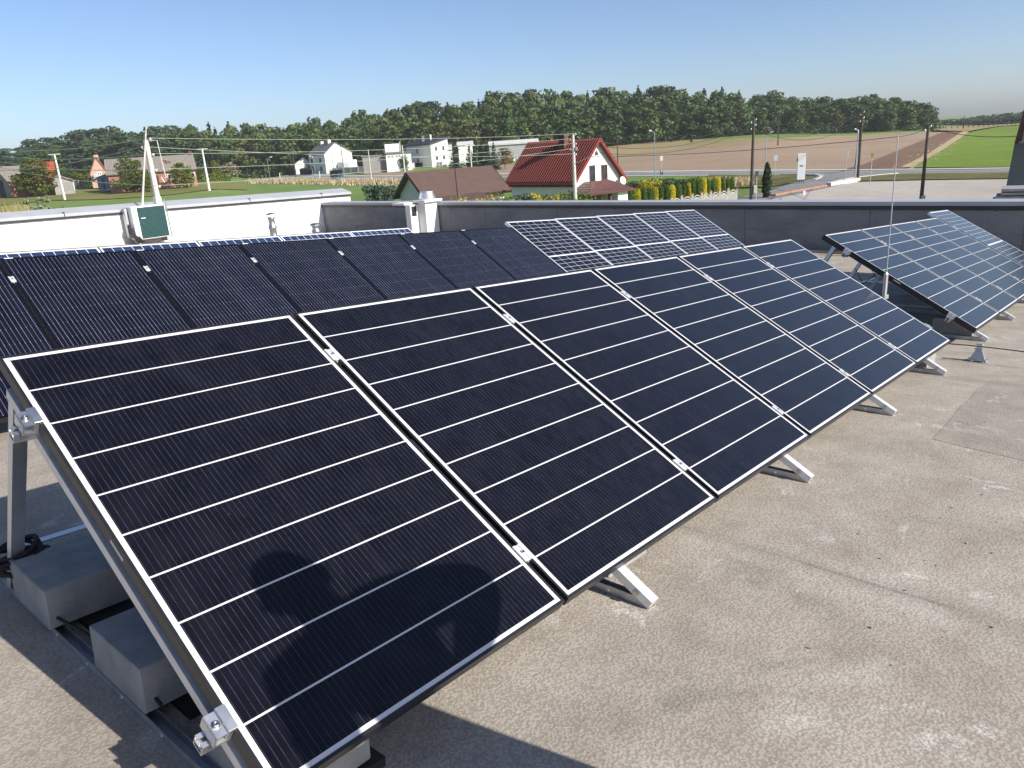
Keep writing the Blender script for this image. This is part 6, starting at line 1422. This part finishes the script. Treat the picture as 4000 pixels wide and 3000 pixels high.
sign(r4(937, 555), r4(930, 670), 108, .36, .65, 'pale', 'pale blue and white sign in front of the brown field'); sign(r4(1115, 572), r4(1107, 725), 92, .36, .6, 'yellow', 'yellow give way sign seen edge on at the junction', shape='tri'); sign(r4(291, 698), r4(284, 830), 75, .32, .46, 'sign_back', 'grey back of a road sign between the pole and the cypress')
def pylon():
    p = gp(*r4(602, 775)); r = math.hypot(p[0], p[1]); k = r / F; ang = math.atan2(p[1], p[0]) - math.pi / 2 + .12; e = empty('advert_pylon', zrot(p, ang), 'tall white advertising pylon on short legs beside the side road', 'pylon sign'); w = 48 / 1.8433 * k; z0 = 30 / 1.8433 * k; z1 = (CAM + ray(*r4(610, 552)) * r)[2] - p[2]
    b = MB(); b.cbox(-w / 2, w / 2, -.12, .12, z0, z1, .02); b.build('panel', MAT['white'], e)
    for q in (-.42, -.14, .14, .42): b = MB(); b.box(q * w - .05, q * w + .05, -.05, .05, -.2, z0); b.build('leg', MAT['dgrey'], e)
    z = z0 + (z1 - z0) * .52; b = MB()
    for q in range(6): b.box(-.22 * w + q * .075 * w, -.22 * w + q * .075 * w + .05 * w, -.128, -.121, z - .05, z + .1 + .03 * (q % 2))
    b.build('lettering', MAT['dgrey'], e); b = MB(); b.box(-w / 2 - .07, -w / 2, -.3, .3, z0 + (z1 - z0) * .7, z0 + (z1 - z0) * .84); b.build('side_box', MAT['dgrey'], e)
pylon()
def marker(px, r, h, label, mat='white'):
    p = CAM + ray(*px) * r; p[2] = zg(p[0], p[1]); b = MB(); b.cbox(-.1, .1, -.06, .06, -.1, h, .02); o = b.build('marker_post', MAT[mat], None, m=zrot(p)); tag(o, label, 'marker post', 'roadside marker posts')
marker(r4(460, 872), 69, 1.1, 'short blue and white marker post at the red kerb', 'blue_paint'); marker(r4(632, 762), 84, .5, 'pale marker post at the foot of the pylon'); marker(r2(2040, 852), 143, 1.4, 'white marker post left of the red roof'); marker(r2(207, 862), 262, 1.9, 'white marker post left of the white garage'); marker(r2(548, 838), 236, 1.9, 'white marker post before the two storey white house')
def bus_shelter():
    p = CAM + ray(*r2(695, 862)) * 226; p[2] = zg(p[0], p[1]); e = empty('bus_shelter', zrot(p, math.radians(4)), 'small blue and glass bus shelter by the road', 'bus shelter'); k = 226 / F / 2.212; w = 105 * k; h = 68 * k
    b = MB(); b.box(-w / 2 - .3, w / 2 + .3, -.9, 1.0, h, h + .2); b.build('roof', MAT['dgrey'], e)
    for x in (-w / 2, -w / 6, w / 6, w / 2): b = MB(); b.box(x - .07, x + .07, .7, .84, -.2, h); b.build('post', MAT['blue_paint'], e)
    b = MB(); b.box(-w / 2 + .1, w / 2 - .1, .74, .78, .3, h * .95); b.build('glass_wall', MAT['win'], e); b = MB(); b.box(w * .36, w * .47, -.7, -.3, -.2, h * .36); b.build('bin', MAT['blue_paint'], e)
bus_shelter()
def yard_fences():
    pa, pb = gp(*r2(1552, 782)), gp(*r2(2230, 730)); L = pb - pa; n = 14
    r = empty('post_fence', pa, 'low fence with white square posts in front of the dark spruces', 'fence')
    for i in range(n):
        q = L * i / (n - 1) * 1.0; q[2] = zg(pa[0] + q[0], pa[1] + q[1]) - pa[2]; b = MB(); b.cbox(q[0] - .26, q[0] + .26, q[1] - .26, q[1] + .26, -.3 + q[2], 1.55 + q[2], .05); b.build('post', MAT['white'], r)
    b = MB()
    for i in range(n - 1):
        q0 = L * i / (n - 1); q1 = L * (i + 1) / (n - 1); z0 = zg(pa[0] + q0[0], pa[1] + q0[1]) - pa[2]; z1 = zg(pa[0] + q1[0], pa[1] + q1[1]) - pa[2]
        b.tube([(q0[0], q0[1], z0 + .3), (q1[0], q1[1], z1 + .3)], .3, 4); [b.tube([(q0[0], q0[1], z0 + h), (q1[0], q1[1], z1 + h)], .05, 4) for h in (.7, .95, 1.2)]
    b.build('rails', MAT['fence_grey'], r)
    for nm, a, c, h, mt, lab in (('board_fence', r2(1120, 808), r2(1262, 800), 2.6, 'fence_conc', 'pale board fence section in front of the hedge'), ('board_fence', r2(1264, 802), r2(1372, 792), 2.6, 'white', 'cream wall section left of the dark gate'), ('gate', r2(1376, 788), r2(1502, 780), 2.2, 'rubber', 'wide black gate in front of the tall box house'), ('board_fence', r2(1548, 782), r2(1608, 778), 2.2, 'white', 'short white wall right of the black gate'),
            ('board_fence', r2(1065, 812), r2(1118, 808), 2.6, 'fence_grey', 'dark grey fence section right of the white panels'), ('board_fence', r2(885, 822), r2(990, 815), 2.5, 'fence_grey', 'grey fence with gates left of the white panels'), ('board_fence', r2(270, 846), r2(345, 848), 3.0, 'rubber', 'dark fence left of the white garage'), ('board_fence', r2(385, 848), r2(490, 848), 2.8, 'rubber', 'dark fence in front of the white garage'), ('board_fence', r2(640, 832), r2(880, 822), 2.2, 'fence_conc', 'pale low wall below the blank white gable')):
        a_, c_ = gp(*a), gp(*c); d = c_ - a_; L2 = math.hypot(d[0], d[1]); e = empty(nm, zrot(a_, math.atan2(d[1], d[0])), lab, 'gate' if nm == 'gate' else 'fence'); h *= .68; b = MB(); n2 = max(2, int(L2 / 2.5))
        for i in range(n2): b.box(L2 * i / n2 + .12, L2 * (i + 1) / n2 - .12, 0, .1, -.4, h)
        b.build('panel', MAT[mt], e)
        for i in range(n2 + 1): b = MB(); b.box(L2 * i / n2 - .14, L2 * i / n2 + .14, -.08, .18, -.4, h + .15); b.build('post', MAT['fence_conc' if mt != 'rubber' else 'dgrey'], e)
    a_, c_ = gp(*r2(992, 815)), gp(*r2(1088, 812)); d = c_ - a_; L2 = math.hypot(d[0], d[1]); e = empty('striped_gate', zrot(a_, .35), 'tall white panels with blue stripes beside the pale pole', 'gate'); b = MB(); L2 = 3.7; b.box(0, L2, 0, .2, -.3, 2.8); b.build('panel', MAT['white'], e)
    for q in (.36, .44, .54): b = MB(); b.box(L2 * q, L2 * q + .14, -.03, -.004, -.2, 2.7); b.build('stripe', MAT['blue_paint'], e)
    pa, pb = gp(*r1(650, 742)), gp(*r1(850, 728)); d = pb - pa; r = empty('garden_rail_fence', pa, 'thin wire fence across the farm lawn', 'fence')
    for i in range(6): q = d * i / 5; q[2] = zg(pa[0] + q[0], pa[1] + q[1]) - pa[2]; b = MB(); b.box(q[0] - .09, q[0] + .09, q[1] - .09, q[1] + .09, -.3 + q[2], 1.9 + q[2]); b.build('post', MAT['grey_wood'], r)
    b = MB(); [b.tube([(0, 0, h), (d[0], d[1], d[2] + h)], .05, 4) for h in (.7, 1.3, 1.8)]; b.build('rails', MAT['grey_wood'], r)
    # field fence posts far right
    pa, pb = gp(*r4(1560, 392)), gp(*r4(2180, 352)); d = pb - pa; r = empty('pasture_fence', pa, 'thin post fence along the top of the far green field', 'fence')
    for i in range(18): q = d * i / 17; q[2] = zg(pa[0] + q[0], pa[1] + q[1]) - pa[2]; b = MB(); b.box(q[0] - .1, q[0] + .1, q[1] - .1, q[1] + .1, -.3 + q[2], 1.5 + q[2]); b.build('post', MAT['wood_pole'], r)
yard_fences()

# ------------------------------------------------------------------ yard on the right
def yard_things():
    # brick chimney stack with rendered foot
    p = CAM + ray(4010, 740) * 70; p[2] = zg(p[0], p[1]); e = empty('brick_chimney', zrot(p, math.atan2(p[1], p[0]) - math.pi / 2), 'tall brick chimney with a grey rendered foot cut by the right picture edge', 'chimney'); k = 70 / F
    z = lambda y: (CAM + ray(3990, y) * 70)[2] - p[2]; x0 = -62 * k
    b = MB(); b.prism([(x0, 0, -1), (x0 + 6, 0, -1), (x0 + 5.6, 0, z(560)), (x0 + .32, 0, z(560))], (0, 0, 0), (0, 3.5, 0)); b.build('foot', MAT['dgrey'], e)
    b = MB(); b.prism([(x0 + .30, 0, z(559.8)), (x0 + 5.6, 0, z(559.8)), (x0 + 5.2, 0, z(390)), (x0 + .72, 0, z(390))], (0, .15, 0), (0, 3.3, 0)); b.build('shaft', MAT['dark_brick'], e)
    b = MB(); b.prism([(x0 + .75, 0, z(559)), (x0 + 5.5, 0, z(559)), (x0 + 5.3, 0, z(470)), (x0 + .85, 0, z(470))], (0, -.1, 0), (0, .149, 0)); b.build('sunlit_bricks', MAT['pink_brick'], e)  # sunlight on the shaft, put in as a slab of paler brick
    b = MB(); b.cbox(x0 + .55, x0 + 5.7, -.4, .1, z(562), z(552), .05); b.build('ledge', MAT['dgrey'], e)
    # stack of dark sheets
    p = CAM + ray(3962, 772) * 61; p[2] = zg(p[0], p[1]); k = 61 / F; e = empty('sheet_stack', zrot(p, math.atan2(p[1], p[0]) - math.pi / 2), 'tall stack of dark roofing sheets at the right edge of the yard', 'stack of sheets'); ht = (CAM + ray(3962, 727) * 61)[2] - p[2]
    g = random.Random(5); n = 9
    for i in range(n):
        z0 = ht * i / n; j = g.uniform(-.08, .08) * (1 if i < n - 2 else 3); b = MB(); b.cbox(-62 * k + j + (.25 * (i - n + 4) if i > n - 4 else 0), 3.2 + j, -1.2 + g.uniform(-.1, .1), 1.4, z0, z0 + ht / n * .72, .01); b.build('sheet', MAT['sheet_top' if i > n - 4 else 'sheet'], e)
    for i, (px, w_, lab) in enumerate([(3650, 70, 'low pile of dark flat sheets left of the tall stack'), (3790, 85, 'second low pile of dark flat sheets next to the tall stack')]):
        p = CAM + ray(px, 771) * 61.5; p[2] = zg(p[0], p[1]); b = MB()
        for q in range(3): b.cbox(-w_ * k + g.uniform(-.2, .2), w_ * k + g.uniform(-.3, .3), -1 + g.uniform(-.1, .1), 1, .04 + .1 * q, .10 + .1 * q, .01)
        e = b.build('sheet_pile', MAT['sheet'], None, m=zrot(p, .1)); tag(e, lab, 'pile of sheets')
    # crumpled tarpaulin
    p = CAM + ray(3528, 773) * 62; p[2] = zg(p[0], p[1]); bm = bmesh.new(); bmesh.ops.create_icosphere(bm, subdivisions=4, radius=1); g = np.random.default_rng(1); ph = g.uniform(0, 6, (8, 3))
    for v in bm.verts:
        c = v.co; q = sum(math.sin(c.x * (3 + i) + ph[i][0]) * math.sin(c.y * (4 + i * .7) + ph[i][1]) * math.cos(c.z * 3 + ph[i][2]) for i in range(6)) * .09; v.co = Vector((c.x * (1.15 + q), c.y * (.7 + q), max(0, c.z * (.75 + 2 * q) * (1.1 - .5 * abs(c.x - .2)))))
    me = bpy.data.meshes.new('tarpaulin'); bm.to_mesh(me); bm.free(); me.materials.append(MAT['tarp']); o = bpy.data.objects.new('tarpaulin', me); COL.objects.link(o); o.matrix_world = zrot(p, .3); tag(o, 'crumpled white tarpaulin heap on the yard behind the lightning rod', 'tarpaulin')
yard_things()

# ------------------------------------------------------------------ the person whose shadow falls on the nearest panel (just outside the picture)
def person():
    d = ray(1200, 2335); n_ = N; t = float(np.dot(O - CAM, n_) / np.dot(d, n_)); P = CAM + d * t; S = np.array(SDIR); base_h = 1.60
    # slide towards the sun until the head is at standing height
    k = 0.0
    while float(np.dot(P + S * k - rp(0, 0, 0), RN)) < base_h: k += .005
    head = P + S * k; foot = head.copy(); foot[2] -= base_h + 0.0; foot[2] = (rp(0, 0, 0)[2] - ((foot[0] - rp(0, 0, 0)[0]) * RN[0] + (foot[1] - rp(0, 0, 0)[1]) * RN[1]) / RN[2])
    hh = head[2] - foot[2]; face = math.atan2(-V[0] * 0 + U[0] * .2 - D[0] * 1.0, -(U[1] * .2 - D[1] * 1.0)); m = zrot(foot, math.atan2(-SDIR.x, SDIR.y)); sc = hh / 1.60
    J = [('pelvis', (0, 0, .93), .19), ('waist', (-.02, 0, 1.06), .205), ('chest', (-.03, .01, 1.25), .225), ('shoulders', (-.02, 0, 1.40), .14), ('neck', (0, .015, 1.475), .058), ('jaw', (0, .03, 1.55), .07), ('skull', (0, .02, 1.645), .092), ('crown', (0, .01, 1.72), .07)]
    V_ = []; E_ = []; R_ = []
    def add(co, r, par=None): V_.append(co); R_.append(r); i = len(V_) - 1; (E_.append((par, i)) if par is not None else None); return i
    ids = []; prev = None
    for _, c, r in J: prev = add(c, r, prev); ids.append(prev)
    for s in (-1, 1):
        h = add((s * .10, 0, .88), .095, ids[0]); kn = add((s * .13, .02, .48), .068, h); an = add((s * .14, -.02, .10), .048, kn); he = add((s * .145, -.03, .055), .045, an); add((s * .16, .17, .035), .036, he)
        sh = add((s * .205, 0, 1.40), .11, ids[3]); el = add((-.50, .06, 1.31) if s < 0 else (.30, .04, 1.13), .11 if s < 0 else .08, sh); wr = add((s * .16, .27, 1.27), .04, el); add((s * .08, .33, 1.27), .032, wr)
    bm = bmesh.new(); lay = bm.verts.layers.skin.verify(); vs = [bm.verts.new(c) for c in V_]
    for i, v in enumerate(vs): v[lay].radius = (R_[i], R_[i] * (.78 if 0 < i < 4 else 1.0)); v[lay].use_root = i == 0
    for a, b in E_: bm.edges.new((vs[a], vs[b]))
    me = bpy.data.meshes.new('person'); bm.to_mesh(me); bm.free(); o = bpy.data.objects.new('person', me); COL.objects.link(o)
    o.modifiers.new('skin', 'SKIN'); sb = o.modifiers.new('sub', 'SUBSURF'); sb.levels = sb.render_levels = 2
    dg = bpy.context.evaluated_depsgraph_get(); m2 = bpy.data.meshes.new_from_object(o.evaluated_get(dg)); o.modifiers.clear(); o.data = m2
    m2.materials.clear(); [m2.materials.append(MAT[q]) for q in ('cloth', 'jeans', 'skin')]
    for p in m2.polygons:
        c = p.center; p.material_index = 2 if (c.z > 1.47 or (c.y > .25 and c.z > 1.1)) else (1 if c.z < .98 else 0); p.use_smooth = True
    o.matrix_world = m @ Matrix.Scale(sc, 4); tag(o, 'person in a dark jacket and jeans standing just outside the picture, holding a phone', 'person')
    b = MB(); b.lathe([(.085, 1.60), (.104, 1.65), (.098, 1.71), (.07, 1.755), (.01, 1.775)], (0, -.005, 0), 16); b.build('hair', MAT['hair'], o, True)
    b = MB(); b.tube([(0, .105, 1.655), (0, .135, 1.62), (0, .112, 1.605)], [.010, .017, .012], 6)
    for s in (-1, 1): b.tube([(s * .094, .0, 1.60), (s * .108, -.01, 1.645), (s * .096, -.012, 1.67)], [.010, .017, .012], 6)
    b.build('face', MAT['skin'], o, True)
    for s in (-1, 1):
        b = MB()
        for f in range(4): x = s * .07; z = 1.24 + f * .019; b.tube([(x, .35, z), (x - s * .03, .385 - .004 * f, z + .004), (x - s * .055, .37, z + .006)], [.0095, .009, .0075], 6)
        b.tube([(s * .09, .33, 1.29), (s * .07, .335, 1.325), (s * .045, .345, 1.335)], [.011, .010, .008], 6); b.build('fingers', MAT['skin'], o, True)
    b = MB(); b.cbox(-.075, .075, .352, .361, 1.235, 1.31, .004); ph = b.build('phone', MAT['rubber'], None, m=o.matrix_world.copy()); tag(ph, 'black phone held in both hands by the person', 'phone')
person()
# ------------------------------------------------------------------ thin air between here and the far wood
def haze():
    b = MB(); b.box(-1100, 1100, -600, 1250, -14.0, 60.0); o = b.build('haze', []); o['kind'] = 'stuff'
    m = bpy.data.materials.new('haze'); m.use_nodes = True; nt = m.node_tree; nt.nodes.clear()
    v = nt.nodes.new('ShaderNodeVolumePrincipled'); out = nt.nodes.new('ShaderNodeOutputMaterial'); v.inputs['Color'].default_value = (.92, .96, 1, 1); v.inputs['Density'].default_value = 0.00018
    nt.links.new(v.outputs[0], out.inputs['Volume']); o.data.materials.clear(); o.data.materials.append(m)
haze()
bpy.context.view_layer.update()
